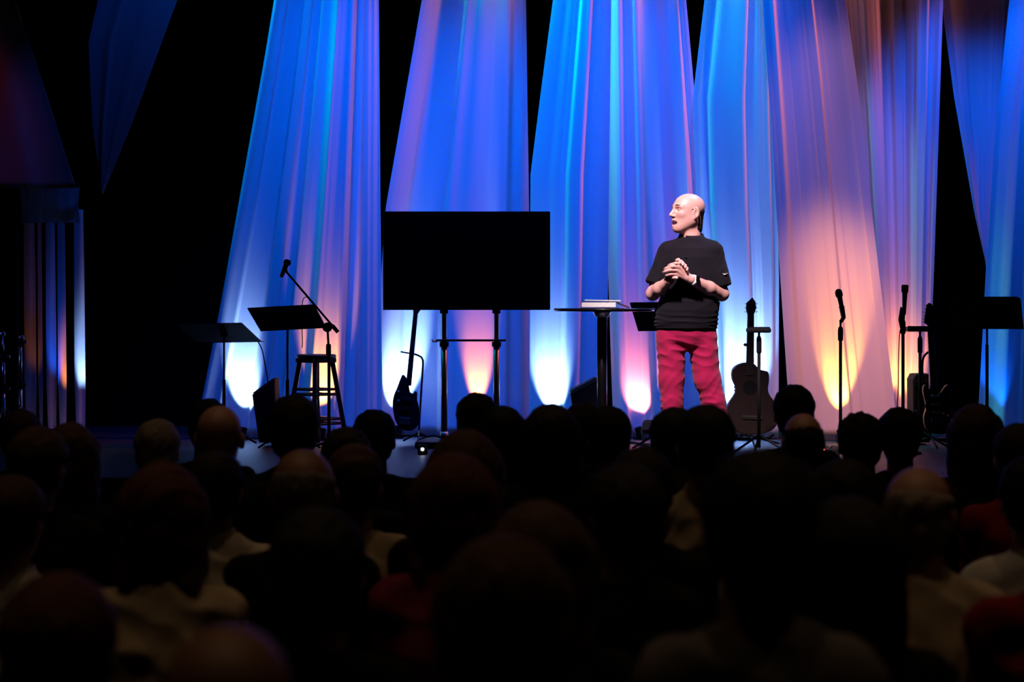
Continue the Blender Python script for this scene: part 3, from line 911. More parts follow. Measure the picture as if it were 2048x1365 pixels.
def seated(px, top, D, hair, hcol, cloth, label, skin=0, yaw=0, tilt=0, collar=False, sh=1.0, hs=1.0, chair=None, seed=0):
    c = P(px, top, D)
    zt = c.z
    x0 = c.x
    hz = zt - 0.128 * hs - (0.012 if hair not in ('bald', 'fringe') else 0.0)
    base = Vector((x0, D, 0))
    off = np.array(base)
    t = empty('person', base, label, 'person', None)
    yw = R(90 - yaw)
    f = np.array((math.cos(yw), math.sin(yw), 0.0))
    l = np.array((-math.sin(yw), math.cos(yw), 0.0))
    tl = R(tilt)
    up = np.array((0, 0, 1.0)) * math.cos(tl) - l * math.sin(tl)
    l = l * math.cos(tl) + np.array((0, 0, 1.0)) * math.sin(tl)
    rot = [f, l, up]
    hc = np.array((0.0, 0.03, hz))

    def H(x, y, z):
        return hc + hs * (f * x + l * y + up * z)

    def L(*r):
        return [q * hs for q in r]
    sz = hz - 0.185                     # shoulder height
    sw = 0.155 * sh
    hip = 0.53
    fd = Field((-0.34, -0.2, 0.0), (0.34, 0.66, zt + 0.03), 0.012)
    fd.ell(H(-0.012, 0, 0.044), L(0.100, 0.076, 0.082), 0.02, rot=rot)
    fd.ell(H(0.030, 0, -0.030), L(0.064, 0.060, 0.080), 0.04, rot=rot)
    fd.cone(H(0.09, 0, 0.02), H(0.112, 0, -0.02), 0.012, 0.014, 0.012)
    for s in (-1, 1):
        fd.ell(H(-0.012, 0.080 * s, 0.0), L(0.022, 0.012, 0.033), 0.008, rot=rot)
    fd.cone(H(-0.034, 0, -0.05), (0, 0.0, sz + 0.01), 0.056, 0.062, 0.03)
    th = sz - hip
    fd.loft([(hip - 0.06, 0, 0.0, 0.15, 0.10), (hip + 0.3 * th, 0, -0.02, 0.14, 0.10), (hip + 0.8 * th, 0, -0.01, 0.15, 0.09), (sz + 0.02, 0, 0.0, 0.10, 0.07)], 0.03)
    for s in (-1, 1):
        so = (sw * s, 0.0, sz - 0.035)
        el = (0.155 * s * sh, 0.06, sz - 0.30)
        ha = (0.10 * s, 0.31, 0.62)
        fd.chain([so, el, ha], [0.048, 0.040, 0.028], 0.02)
        fd.ell((0.085 * s, 0.36, 0.615), (0.035, 0.06, 0.02), 0.015)
        for q in range(4):
            fd.chain([(0.055 * s + 0.019 * s * q, 0.39, 0.620), (0.052 * s + 0.019 * s * q, 0.43, 0.612), (0.050 * s + 0.018 * s * q, 0.455, 0.600)], [0.011, 0.010, 0.009], 0.004)
        fd.chain([(0.045 * s, 0.335, 0.625), (0.030 * s, 0.365, 0.630), (0.026 * s, 0.392, 0.624)], [0.014, 0.012, 0.010], 0.006)
        kn, an = (0.12 * s, 0.43, 0.50), (0.12 * s, 0.40, 0.09)
        fd.chain([(0.09 * s, 0.02, hip + 0.01), kn, an], [0.070, 0.050, 0.036], 0.02)
        fd.cone((0.12 * s, 0.37, 0.045), (0.14 * s, 0.56, 0.030), 0.034, 0.028, 0.02)
    me = fd.mesh('body')
    me.transform(Matrix.Translation(base))
    link('body', me, SKINS[skin], t)
    # hair
    if hair != 'bald':
        hf = Field((-0.22, -0.24, hz - 0.42), (0.22, 0.24, zt + 0.06), 0.007)
        g = 0.014
        if hair == 'fringe':
            hf.ell(H(-0.016, 0, 0.036), L(0.103 + 0.004, 0.082, 0.080), 0.02, rot=rot)
            hf.ell(H(-0.035, 0, -0.02), L(0.078, 0.072, 0.055), 0.03, rot=rot)
            hf.ell(H(0.02, 0, 0.135), L(0.15, 0.13, 0.090), 0.015, '-', rot=rot)
        else:
            hf.ell(H(-0.014, 0, 0.048), L(0.102 + g, 0.079 + g, 0.083 + g), 0.02, rot=rot)
            hf.ell(H(-0.040, 0, -0.025), L(0.076 + g * 0.6, 0.068 + g * 0.6, 0.060), 0.03, rot=rot)
        if hair in ('long', 'bob'):
            low = -0.25 if hair == 'long' else -0.135
            for s in (-1, 0, 1):
                hf.cone(H(-0.030, 0.052 * s, 0.03), H(-0.055, 0.066 * s, low), 0.055, 0.038, 0.04)
            for s in (-1, 1):
                hf.cone(H(0.005, 0.072 * s, 0.03), H(-0.01, 0.086 * s, low + 0.02), 0.034, 0.026, 0.03)
        if hair == 'bun':
            hf.ell(H(-0.095, 0, 0.085), L(0.05, 0.05, 0.045), 0.015, rot=rot)
        # keep the face free
        hf.ell(H(0.095, 0, -0.03), L(0.072, 0.075, 0.105), 0.01, '-', rot=rot)
        if hair in ('short', 'spiky', 'fringe', 'bun'):
            for s in (-1, 1):
                hf.ell(H(-0.010, 0.095 * s, -0.004), L(0.024, 0.028, 0.034), 0.006, '-', rot=rot)
        am = 0.010 if hair == 'spiky' else 0.0045
        me = hf.mesh('hair', lambda p: am * wave3(p, seed + 3, 70, 70, 60) + 0.5 * am * wave3(p, seed + 9, 160, 160, 90))
        me.transform(Matrix.Translation(base))
        link('hair', me, HAIRS[hcol], t)
    # shirt with sleeves
    sf = Field((-0.36, -0.22, hip - 0.10), (0.36, 0.40, sz + 0.10), 0.011)
    sf.loft([(hip - 0.07, 0, 0.0, 0.172 * sh, 0.130), (hip + 0.3 * th, 0, -0.02, 0.165 * sh, 0.130), (hip + 0.75 * th, 0, -0.015, 0.172 * sh, 0.118), (sz - 0.01, 0, -0.005, 0.145 * sh, 0.095), (sz + 0.045, 0, 0.0, 0.075, 0.072)], 0.02)
    for s in (-1, 1):
        sf.chain([(0.02 * s, 0.0, sz + 0.012), (sw * s * 0.97, 0.0, sz - 0.03)], [0.055, 0.058], 0.03)
        sf.chain([(sw * s, 0.0, sz - 0.035), (0.155 * s * sh, 0.06, sz - 0.30), (0.12 * s, 0.27, 0.635)], [0.060, 0.052, 0.042], 0.03)
    if collar:
        sf.loft([(sz + 0.02, 0, 0.002, 0.074, 0.072), (sz + 0.075, 0, 0.008, 0.066, 0.066)], 0.01)
    me = sf.mesh('shirt', lambda p: 0.013 * (0.35 - 1.5 * np.abs(wave3(p, seed + 1, 16, 12, 24))) + 0.006 * wave3(p, seed + 2, 30, 24, 40))
    me.transform(Matrix.Translation(base))
    link('shirt', me, CLOTH[cloth], t)
    tf = Field((-0.28, -0.2, 0.05), (0.28, 0.58, hip + 0.14), 0.013)
    tf.loft([(hip - 0.10, 0, 0.0, 0.165, 0.12), (hip + 0.05, 0, 0.0, 0.160, 0.118)], 0.03)
    for s in (-1, 1):
        tf.chain([(0.09 * s, 0.02, hip + 0.01), (0.12 * s, 0.43, 0.50), (0.12 * s, 0.40, 0.09)], [0.085, 0.066, 0.058], 0.02)
    tf.below(0.07)
    me = tf.mesh('trousers')
    me.transform(Matrix.Translation(base))
    link('trousers', me, CLOTH['black' if seed % 3 else 'navy'], t)
    if chair:
        ch = empty('hall_chair', base, chair, 'chair', 'hall chairs in rows')
        chair_parts(base, ch)
    return t


AUD = [
    # far row
    (40, 822, 9.70, 'short', 'red', 'black', 'seated person with dim reddish hair below the tall chrome drum hardware', dict(skin=1)),
    (415, 800, 9.70, 'short', 'black', 'black', 'dark-haired seated person mostly hidden behind the domed bald head under the music desks', {}),
    (748, 822, 9.70, 'short', 'black', 'black', 'dark round-headed seated person beside the bass guitar body', dict(hs=1.06)),
    (955, 788, 9.70, 'short', 'black', 'navy', 'short dark-haired seated person with visible ear in front of the television stand', dict(yaw=12)),
    (1166, 808, 9.70, 'short', 'dark', 'black', 'dark-headed seated person below the floor monitor wedge by the round table', {}),
    (1590, 772, 9.70, 'short', 'black', 'black', 'tallest dark head in the audience, ear showing, beside the acoustic guitar', dict(yaw=8)),
    (1800, 818, 9.70, 'short', 'black', 'black', 'smooth dark-headed seated person below the upright microphone stand', dict(hs=1.05)),
    (313, 841, 8.80, 'short', 'white', 'black', 'white-haired seated person in front of the empty black part of the stage', dict(hs=1.0)),
    (588, 793, 8.80, 'short', 'dark', 'navy', 'broad dark-haired seated person in front of the bar stool', dict(hs=1.16)),
    (1004, 815, 8.80, 'long', 'black', 'black', 'seated person with long black hair beside the short-haired head under the television', dict(hs=1.02, sh=0.96)),
    (1216, 815, 8.80, 'short', 'black', 'black', 'dark cropped head with clear ear below the round table pole', dict(yaw=-10, sh=0.96)),
    (1722, 828, 8.80, 'spiky', 'black', 'black', 'seated person with tousled black hair under the slanted microphone stand', {}),
    (1954, 811, 8.80, 'bob', 'brown', 'brown', 'seated person with rounded brown hair under the music desk with the rounded corner', dict(hs=1.08)),
    (138, 848, 7.90, 'bob', 'brown', 'black', 'brown-haired seated person below the narrow orange and blue lit drape', {}),
    (437, 811, 7.90, 'bald', 'dark', 'black', 'domed bald head lit from above under the two music desks', dict(skin=0, hs=1.04)),
    (692, 857, 7.90, 'bun', 'dark', 'black', 'low dark head with pinned-up hair behind the beige-shirted person', {}),
    (1102, 811, 7.90, 'long', 'dark', 'black', 'seated person with long straight dark hair between television and round table', dict(hs=1.05)),
    (1350, 818, 7.90, 'short', 'black', 'navy', 'dark head directly in front of the crimson trouser leg by the table', {}),
    (1608, 827, 7.90, 'fringe', 'dark', 'black', 'balding seated person below the tallest dark head', dict(hs=0.90)),
    (2040, 850, 7.90, 'short', 'dark', 'red', 'seated person in a red shirt at the end of the far rows', {}),
    (75, 857, 7.00, 'short', 'brown', 'black', 'seated person with glinting brown hair in front of the reddish-haired one', dict(yaw=15)),
    (428, 905, 7.00, 'short', 'black', 'cream', 'black-haired seated person in a rumpled cream shirt', dict(skin=1, collar=True, sh=0.97)),
    (708, 892, 7.00, 'short', 'brown', 'beige', 'seated person with dull brown hair and beige shirt, behind the grey balding head', dict(sh=0.97)),
    (1412, 812, 7.00, 'short', 'black', 'beige', 'dark-haired seated person in a collared beige shirt in front of the bald speaker', dict(collar=True, hs=1.04)),
    (22, 955, 6.10, 'short', 'brown', 'white', 'brown-haired seated person with white collar at the aisle end of the row', dict(collar=True, yaw=10)),
    (605, 898, 6.10, 'fringe', 'grey', 'black', 'balding grey-haired seated person in black, large head beside the beige shirt', dict(skin=1, hs=1.12)),
    (930, 863, 6.10, 'bob', 'brown', 'black', 'seated person with puffed brown hair under the television stand base', {}),
    (1283, 898, 6.10, 'short', 'dark', 'black', 'seated person with dark wavy hair below the box light beside the speaker', {}),
    (1690, 922, 6.10, 'bob', 'dark', 'black', 'seated person with full dark brown hair below the tousled black hair', {}),
    (2068, 915, 6.10, 'short', 'black', 'white', 'seated person in a white shirt cut by the picture edge', dict(collar=True)),
    (322, 930, 5.20, 'bob', 'red', 'beige', 'seated person with dark auburn hair in a creased light brown shirt', dict(sh=0.92)),
    (908, 910, 5.20, 'long', 'red', 'pink', 'seated person with long auburn hair and a pink top', dict(sh=0.88)),
    (1248, 930, 5.20, 'short', 'dark', 'black', 'dark-haired seated person turned aside so that one ear catches light', dict(yaw=-20, skin=1, sh=0.86)),
    (1843, 934, 5.20, 'fringe', 'white', 'beige', 'white-haired seated man with bald crown and beige shirt', dict(collar=True, yaw=18)),
    (1080, 1008, 4.30, 'bob', 'brown', 'black', 'seated person with brown bob hair behind the fair-haired one', dict(sh=0.95)),
    (632, 1022, 4.30, 'short', 'black', 'black', 'broad black silhouette in front of the balding grey-haired person', dict(sh=0.98, hs=1.05)),
    (1700, 1000, 4.30, 'long', 'black', 'black', 'seated person with long black hair beside the white-haired balding man', dict(hs=1.08)),
    (2160, 900, 4.30, 'short', 'dark', 'red', 'person whose red-shirted shoulder enters at the picture edge', dict(sh=1.05)),
    (110, 1155, 3.40, 'short', 'red', 'black', 'seated person with dim reddish hair in the second nearest row', dict(skin=1)),
    (1008, 1075, 3.40, 'bob', 'brown', 'black', 'seated person with fair brown hair nearest the middle of the hall', dict(sh=0.86)),
    (1520, 905, 3.40, 'short', 'black', 'grey', 'large black-haired silhouette in a grey shirt blocking the beige-shirted person', dict(sh=0.88, hs=1.0)),
    (452, 1250, 2.60, 'bald', 'dark', 'black', 'bald seated person nearest the camera, only the crown visible', dict(skin=1)),
]
for i, (px, top, D, hair, hcol, cloth, lab, kw) in enumerate(AUD):
    seated(px, top, D, hair, hcol, cloth, lab, seed=i * 13 + 5, **kw)


# ---------------------------------------------------------------- things on the stage
def floor_pt(px, d):
    return Vector((P(px, 0, d).x, d, STZ))


def tripod(t, base, h, spread, r=0.008, name='leg', turn=30):
    for k in range(3):
        a = R(turn + 120 * k)
        MB().tube([base + Vector((0, 0, h)), base + Vector((math.cos(a) * spread, math.sin(a) * spread, 0.012))], r, 8).build(name, M['black'], t, True)


def music_stand(label, d, pole_px, ctr, wv, dv, dy=0.30, corner=False, lower_from=760):
    """ctr: picture point of the desk centre; wv, dv: picture vectors along its width and down its height; dy: how far its foot leans upstage"""
    b = floor_pt(pole_px, d)
    t = empty('music_stand', b, label, 'music stand', 'black music stands')
    c = P(ctr[0], ctr[1], d)
    k = d / F
    W = Vector((wv[0] * k, 0, -wv[1] * k))
    D = Vector((dv[0] * k, dy, -dv[1] * k))
    W.y = -(W.x * D.x + W.z * D.z) / dy
    w, h = W.length, D.length
    W.normalize()
    dn = D.normalized()
    nr = W.cross(dn).normalized()
    n = Vector((-W.y, W.x, 0)).normalized()
    hw, hh = w / 2, h / 2
    out = []
    for sx, sy in ((-1, -1), (1, -1), (1, 1), (-1, 1)):
        kk = 0.035 if (corner and sy < 0) else 0.005
        cx, cy = sx * (hw - kk), sy * (hh - kk)
        a0 = {(-1, -1): 180, (1, -1): 270, (1, 1): 0, (-1, 1): 90}[(sx, sy)]
        for q in range(4):
            aa = R(a0 + 30 * q)
            out.append(c + W * (cx + kk * math.cos(aa)) + dn * (cy + kk * math.sin(aa)))
    MB().prism(out, nr * 0.006).build('desk', M['black'], t)
    lip = c + dn * (hh - 0.003)
    MB().box(lip - nr * 0.0 + n * 0.028, (w, 0.056, 0.005), Matrix((W, n, W.cross(n))).transposed()).build('ledge', M['black'], t)
    MB().tube([Vector((b.x, d, c.z - 0.012)), Vector((b.x, d, P(0, lower_from, d).z))], 0.008, 10).build('upper_tube', M['black'], t, True)
    MB().tube([Vector((b.x, d, P(0, lower_from, d).z)), b + Vector((0, 0, 0.05))], 0.0125, 10).build('lower_tube', M['black'], t, True)
    MB().box(Vector((b.x, d, c.z - 0.012)), (0.05, 0.05, 0.03), bev=0.006).build('tilt_bracket', M['black'], t)
    tripod(t, b, 0.16, 0.26)
    return t


music_stand('low black music stand nearest the dark part of the stage', 16.2, 448, (438, 667), (136, -3), (30, 38))
music_stand('black music stand with wide tilted desk behind the boom microphone', 15.65, 575, (574, 637), (135, -7), (17, 46))
music_stand('black music stand half hidden behind the bald speaker', 15.6, 1330, (1334, 634), (130, -2), (21, 57), 0.26)
music_stand('black music stand with rounded corners in front of the violet drape', 15.6, 1974, (1970, 627), (138, 0), (22, 64), 0.24, True, lower_from=690)


def microphone(label, c, axis, s=1.0, flat=False):
    axis = Vector(axis).normalized()
    t = empty('microphone', c, label, 'microphone')
    MB().lathe(c, [(0.011, -0.105 * s), (0.013, -0.10 * s), (0.018, 0.04 * s), (0.019, 0.048 * s)], 18, axis).build('handle', M['black'], t, True)
    pr = [(0.019, 0.048), (0.0255, 0.056), (0.0265, 0.072), (0.0255, 0.088), (0.019, 0.102), (0.008, 0.108)]
    if flat: pr = [(0.019, 0.048), (0.024, 0.056), (0.025, 0.095), (0.023, 0.104), (0.008, 0.106)]
    MB().lathe(c, [(r, h * s) for r, h in pr], 20, axis).build('grille', M['rubber'], t, True)
    return t


def cable(label, pts, r=0.004, name='cable', group=None):
    o = MB().tube(spline(pts, 8), r, 6).build(name, M['rubber'], None, True)
    return tag(o, label, 'cable', group)


# boom microphone stand beside the stool
def boom_stand():
    d = 15.1
    b = floor_pt(658, d)
    t = empty('boom_microphone_stand', b, 'black boom microphone stand with its arm raised over the music desk', 'microphone stand')
    j = P(655, 655, d)
    MB().tube([b + Vector((0, 0, 0.05)), P(658, 712, d)], 0.0115, 10).build('lower_tube', M['black'], t, True)
    MB().tube([P(658, 712, d), j], 0.008, 10).build('upper_tube', M['black'], t, True)
    MB().lathe(P(657, 700, d), [(0.016, -0.04), (0.018, -0.03), (0.018, 0.03), (0.014, 0.04)], 14).build('clutch', M['rubber'], t, True)
    a, e = P(676, 665, d), P(570, 541, d)
    MB().tube([a, e], 0.0075, 10).build('boom_arm', M['black'], t, True)
    v = (a - e).normalized()
    MB().tube([a - v * 0.06, a], 0.014, 12).build('counterweight', M['rubber'], t, True)
    MB().lathe(j + Vector((0, -0.012, 0)), [(0.03, -0.02), (0.034, -0.012), (0.034, 0.012), (0.03, 0.02)], 16, (0, 1, 0)).build('boom_joint', M['rubber'], t, True)
    MB().box(j + Vector((0.035, -0.02, 0.01)), (0.05, 0.018, 0.022), Matrix.Rotation(R(40), 3, 'Y'), 0.004).build('tightening_knob', M['rubber'], t)
    MB().tube([e + Vector((0.01, 0, -0.01)), e + Vector((0.0, 0, 0.012)), e + Vector((0.008, -0.004, 0.03))], 0.013, 10).build('microphone_clip', M['rubber'], t, True)
    tripod(t, b, 0.10, 0.30)
    c = P(570, 541, d) + Vector((0.002, -0.034, 0.012))
    microphone('black microphone clipped to the boom arm above the music desk', c, (0.42, -0.2, 0.95), 0.62)
    cable('thin black cable looped from the boom arm down past the music desk',
          [P(613, 594, d - 0.02), P(606, 600, d - 0.02), P(604, 625, d - 0.02), P(604, 660, d - 0.02), P(605, 685, d - 0.02), P(604, 696, d - 0.02)], 0.0032)
    cable('black microphone cable hanging from the stand with the low music desk',
          [P(516, 684, 16.1), P(524, 700, 16.1), P(530, 730, 16.1), P(536, 765, 16.1), P(538, 800, 16.1)] + [floor_pt(536, 16.1) + Vector((0, 0, 0.02))], 0.005)


boom_stand()


def straight_stand(label, px, d, top_py, low_py, group='straight microphone stands'):
    b = floor_pt(px, d)
    t = empty('microphone_stand', b, label, 'microphone stand', group)
    MB().tube([b + Vector((0, 0, 0.02)), P(px, low_py, d)], 0.0125, 10).build('lower_tube', M['black'], t, True)
    MB().tube([P(px, low_py, d), P(px, top_py, d)], 0.0085, 10).build('upper_tube', M['black'], t, True)
    MB().lathe(P(px, low_py, d), [(0.016, -0.05), (0.019, -0.04), (0.019, 0.03), (0.013, 0.05)], 14).build('clutch', M['rubber'], t, True)
    MB().lathe(b, [(0.13, 0.0), (0.13, 0.012), (0.11, 0.022), (0.02, 0.032)], 28).build('round_base', M['black'], t, True)
    return t, b


t, b = straight_stand('black straight microphone stand holding the slanted microphone', 1681, 15.5, 640, 668)
MB().tube([P(1681, 645, 15.5), P(1687, 636, 15.5), P(1683, 612, 15.5)], [0.013, 0.017, 0.020], 12).build('microphone_clip', M['rubber'], t, True)
microphone('black microphone slanted on the straight stand before the orange drape', P(1680, 608, 15.5) + Vector((0, -0.047, 0)), (-0.22, -0.12, 0.97), 1.0)
t, b = straight_stand('black straight microphone stand holding the upright microphone', 1806, 15.3, 620, 654)
MB().tube([P(1805, 660, 15.3), P(1803, 640, 15.3), P(1806, 615, 15.3)], [0.015, 0.023, 0.019], 12).build('microphone_clip', M['rubber'], t, True)
microphone('black microphone upright on the straight stand by the accessory tray', P(1807, 600, 15.3) + Vector((0, -0.041, 0)), (0.03, -0.02, 1), 1.0, True)
cable('thin black microphone cable falling beside the upright microphone stand',
      [P(1802, 655, 15.22), P(1799, 672, 15.2), P(1797, 720, 15.2), P(1796, 790, 15.2), P(1792, 840, 15.12)] + [floor_pt(1788, 15.1) + Vector((0, 0, 0.006))], 0.0035)


# accessory trays on slim stands
def tray_stand(label, px, d, tray_x0, tray_x1, py):
    b = floor_pt(px, d)
    t = empty('tray_stand', b, label, 'stand', 'slim stands with accessory trays')
    c = (P(tray_x0, py, d) + P(tray_x1, py, d)) / 2
    w = P(tray_x1, py, d).x - P(tray_x0, py, d).x
    MB().box(c, (w, 0.16, 0.034), bev=0.012).build('tray', M['black'], t)
    MB().box(c + Vector((0, -0.05, 0.018)), (w * 0.92, 0.03, 0.012), bev=0.004).build('tray_rim', M['rubber'], t)
    MB().tube([Vector((b.x, d, c.z - 0.01)), P(px, 700, d)], 0.009, 10).build('upper_tube', M['black'], t, True)
    MB().lathe(P(px, 690, d), [(0.014, -0.06), (0.018, -0.05), (0.018, 0.04), (0.012, 0.06)], 14).build('clutch', M['rubber'], t, True)
    MB().tube([P(px, 700, d), b + Vector((0, 0, 0.05))], 0.012, 10).build('lower_tube', M['black'], t, True)
    tripod(t, b, 0.14, 0.24, turn=90)
    return t


tray_stand('slim black stand with a small tray in front of the acoustic guitar neck', 1518, 15.2, 1494, 1540, 661)
tray_stand('slim black stand with a small tray beside the upright microphone', 1840, 15.75, 1811, 1858, 659)


# bar stool
def bar_stool():
    d = 16.35
    b = floor_pt(632, d)
    t = empty('bar_stool', b, 'tall dark wooden bar stool with splayed legs and double rungs', 'stool')
    zt = P(0, 709, d).z
    MB().lathe((b.x, d, zt), [(0.145, -0.03), (0.152, -0.024), (0.152, -0.008), (0.145, 0.0), (0.06, -0.004)], 36).build('seat', M['wood'], t, True)
    MB().box((b.x, d, zt - 0.045), (0.22, 0.22, 0.035), Matrix.Rotation(R(43), 3, 'Z'), 0.004).build('apron', M['wood'], t)
    tops, feet = [], []
    for a in (2, 92, 182, 272):
        u = Vector((math.cos(R(a)), math.sin(R(a)), 0))
        tops.append(Vector((b.x, d, zt - 0.03)) + u * 0.118)
        feet.append(b + u * 0.235)
    for a, e in zip(tops, feet):
        ax = (e - a)
        q = ax.to_track_quat('Z', 'Y').to_matrix()
        MB().box((a + e) / 2, (0.036, 0.036, ax.length), q, 0.005).build('leg', M['wood'], t)
    for z in (P(0, 779, d).z, P(0, 789, d).z, P(0, 838, d).z, P(0, 847, d).z):
        for i in range(4):
            p = [tops[k] + (feet[k] - tops[k]) * ((tops[k].z - z) / (tops[k].z - feet[k].z)) for k in (i, (i + 1) % 4)]
            MB().tube(p, 0.010, 8).build('rung', M['wood'], t, True)


bar_stool()


# television on its floor stand
def television():
    d = 15.95
    a, c = P(766, 423, d), P(1100.5, 620.5, d)
    w, h = c.x - a.x, a.z - c.z
    m = Vector(((a.x + c.x) / 2, d, (a.z + c.z) / 2))
    t = empty('television', Vector((m.x, d, c.z)), 'large black flat television, switched off, on a pole stand', 'television')
    MB().box(m + Vector((0, 0.012, 0)), (w, 0.03, h), bev=0.006).build('bezel', M['gloss'], t)
    MB().box(m + Vector((0, -0.0045, 0.002)), (w - 0.024, 0.004, h - 0.030)).build('screen', M['screen'], t)
    MB().box(m + Vector((0, 0.05, -0.04)), (w * 0.7, 0.05, h * 0.6), bev=0.015).build('back_housing', M['gloss'], t)
    MB().box(P(774, 621, d) + Vector((0, -0.004, 0.004)), (0.035, 0.003, 0.006)).build('corner_badge', M['pickup'], t)
    s = d + 0.15
    b = floor_pt(941, s)
    t2 = empty('television_stand', b, 'two-pole steel floor stand carrying the black television', 'stand')
    for px in (888.5, 993):
        MB().tube([P(px, 560, s), P(px, 686, s)], 0.018, 16).build('upper_pole', M['dsteel'], t2, True)
        MB().tube([P(px, 686, s), Vector((P(px, 0, s).x, s, STZ + 0.05))], 0.0235, 16).build('lower_pole', M['steel'], t2, True)
        MB().tube([P(px, 684, s), P(px, 694, s)], 0.034, 16).build('collar', M['rubber'], t2, True)
        MB().tube([Vector((P(px, 0, s).x, s, STZ + 0.05)), Vector((P(px, 0, s).x, s, STZ + 0.11))], 0.030, 16).build('foot_socket', M['steel'], t2, True)
        MB().box((P(px, 0, s).x, s - 0.046, P(0, 560, s).z), (0.06, 0.05, 0.5), bev=0.005).build('mounting_plate', M['black'], t2)
    MB().box(P(942, 681, s) + Vector((0, -0.045, 0)), (P(1012, 0, s).x - P(872, 0, s).x, 0.07, 0.016), bev=0.003).build('shelf_bar', M['steel'], t2)
    MB().tube([P(876, 683, s) + Vector((0, -0.08, 0)), P(866, 683, s) + Vector((0, -0.08, 0)), P(865, 679, s) + Vector((0, -0.08, 0))], 0.006, 8).build('shelf_hook', M['steel'], t2, True)
    MB().box(b + Vector((0, 0, 0.025)), (P(1050, 0, s).x - P(834, 0, s).x, 0.55, 0.05), bev=0.01).build('base', M['black'], t2)
    l = floor_pt(845, 15.2)
    t3 = empty('floor_lamp_fixture', l, 'small floor light shining white below the television stand base', 'stage light')
    MB().box(l + Vector((0, 0.02, 0.035)), (0.07, 0.06, 0.07), bev=0.01).build('housing', M['black'], t3)
    MB().lathe(l + Vector((0, -0.012, 0.04)), [(0.011, 0), (0.010, 0.004), (0.004, 0.006)], 14, (0, -1, 0)).build('lens', M['led'], t3)
    cable('black cables lying along the television stand base',
          [P(838, 888, s - 0.30) + Vector((0, 0, 0.03)), P(850, 884, s - 0.30) + Vector((0, 0, 0.03)), P(866, 880, s - 0.30) + Vector((0, 0, 0.03)), P(885, 886, s - 0.30) + Vector((0, 0, 0.03))], 0.005)


television()


# bass guitar on a stand, seen edge on against the bright drape
def bass_guitar():
    d = 16.45
    t = empty('bass_guitar', P(808, 860, d), 'dark bass guitar leaning on a stand, neck passing behind the television', 'guitar')
    body = [(816, 762), (806, 750), (800, 760), (794, 776), (788, 790), (785, 806), (787, 826), (792, 846), (806, 860), (822, 862), (836, 852), (841, 834), (838, 816), (834, 800), (834, 786), (829, 783), (826, 790), (821, 788), (818, 776)]
    pts = loop_spline([P(x, y, d) for x, y in body], 4)
    MB().prism(pts, (0, 0.042, 0), 0.008).build('body', M['guitarblk'], t)
    a, e = P(817, 772, d - 0.008), P(831, 628, d - 0.008)
    v = e - a
    n = Vector((v.z, 0, -v.x)).normalized()
    MB().prism([a - n * 0.021, a + n * 0.021, e + n * 0.017, e - n * 0.017], (0, 0.026, 0), 0.004).build('neck', M['rosewood'], t)
    g = P(842, 566, d - 0.008)
    MB().prism([e - n * 0.017, e + n * 0.017, e + n * 0.05 + v.normalized() * 0.06, g + n * 0.035, g - n * 0.01, e - n * 0.03 + v.normalized() * 0.08], (0, 0.018, 0), 0.003).build('headstock', M['guitarblk'], t)
    for k in range(4):
        q = e + v.normalized() * (0.07 + 0.045 * k) - n * 0.045
        MB().ball(q, (0.014, 0.006, 0.010), 6).build('tuning_peg', M['chrome'], t, True)
    for y, x in ((800, 813), (818, 811)):
        MB().box(P(x, y, d) + Vector((0, -0.006, 0)), (0.075, 0.012, 0.03), Matrix.Rotation(R(5), 3, 'Y'), 0.003).build('pickup', M['black'], t)
    MB().box(P(809, 842, d) + Vector((0, -0.008, 0)), (0.08, 0.016, 0.05), Matrix.Rotation(R(5), 3, 'Y'), 0.003).build('bridge', M['chrome'], t)
    for x, y in ((797, 783), (797, 802)):
        MB().lathe(P(x, y, d), [(0.009, 0), (0.009, 0.016), (0.006, 0.019)], 12, (0, -1, 0)).build('control_knob', M['chrome'], t, True)
    s = d + 0.09
    b = floor_pt(838, s)
    t2 = empty('guitar_stand', b, 'thin black guitar stand with curved neck yoke holding the bass guitar', 'guitar stand')
    MB().tube([b + Vector((0, 0, 0.1)), P(842, 790, s), P(846, 730, s), P(846, 722, s), P(843, 715, s), P(836, 711, s), P(826, 708, s - 0.03)], 0.008, 10).build('upright', M['black'], t2, True)
    MB().tube([P(826, 708, s - 0.03), P(812, 706, s - 0.035), P(802, 704, s - 0.07)], 0.006, 10).build('neck_yoke', M['black'], t2, True)
    MB().tube([b + Vector((-0.16, -0.16, 0.075)), b + Vector((-0.16, -0.03, 0.055)), b + Vector((0.02, -0.03, 0.055)), b + Vector((0.02, -0.16, 0.075))], 0.009, 8).build('body_cradle', M['rubber'], t2, True)
    tripod(t2, b, 0.08, 0.14, turn=30)


bass_guitar()


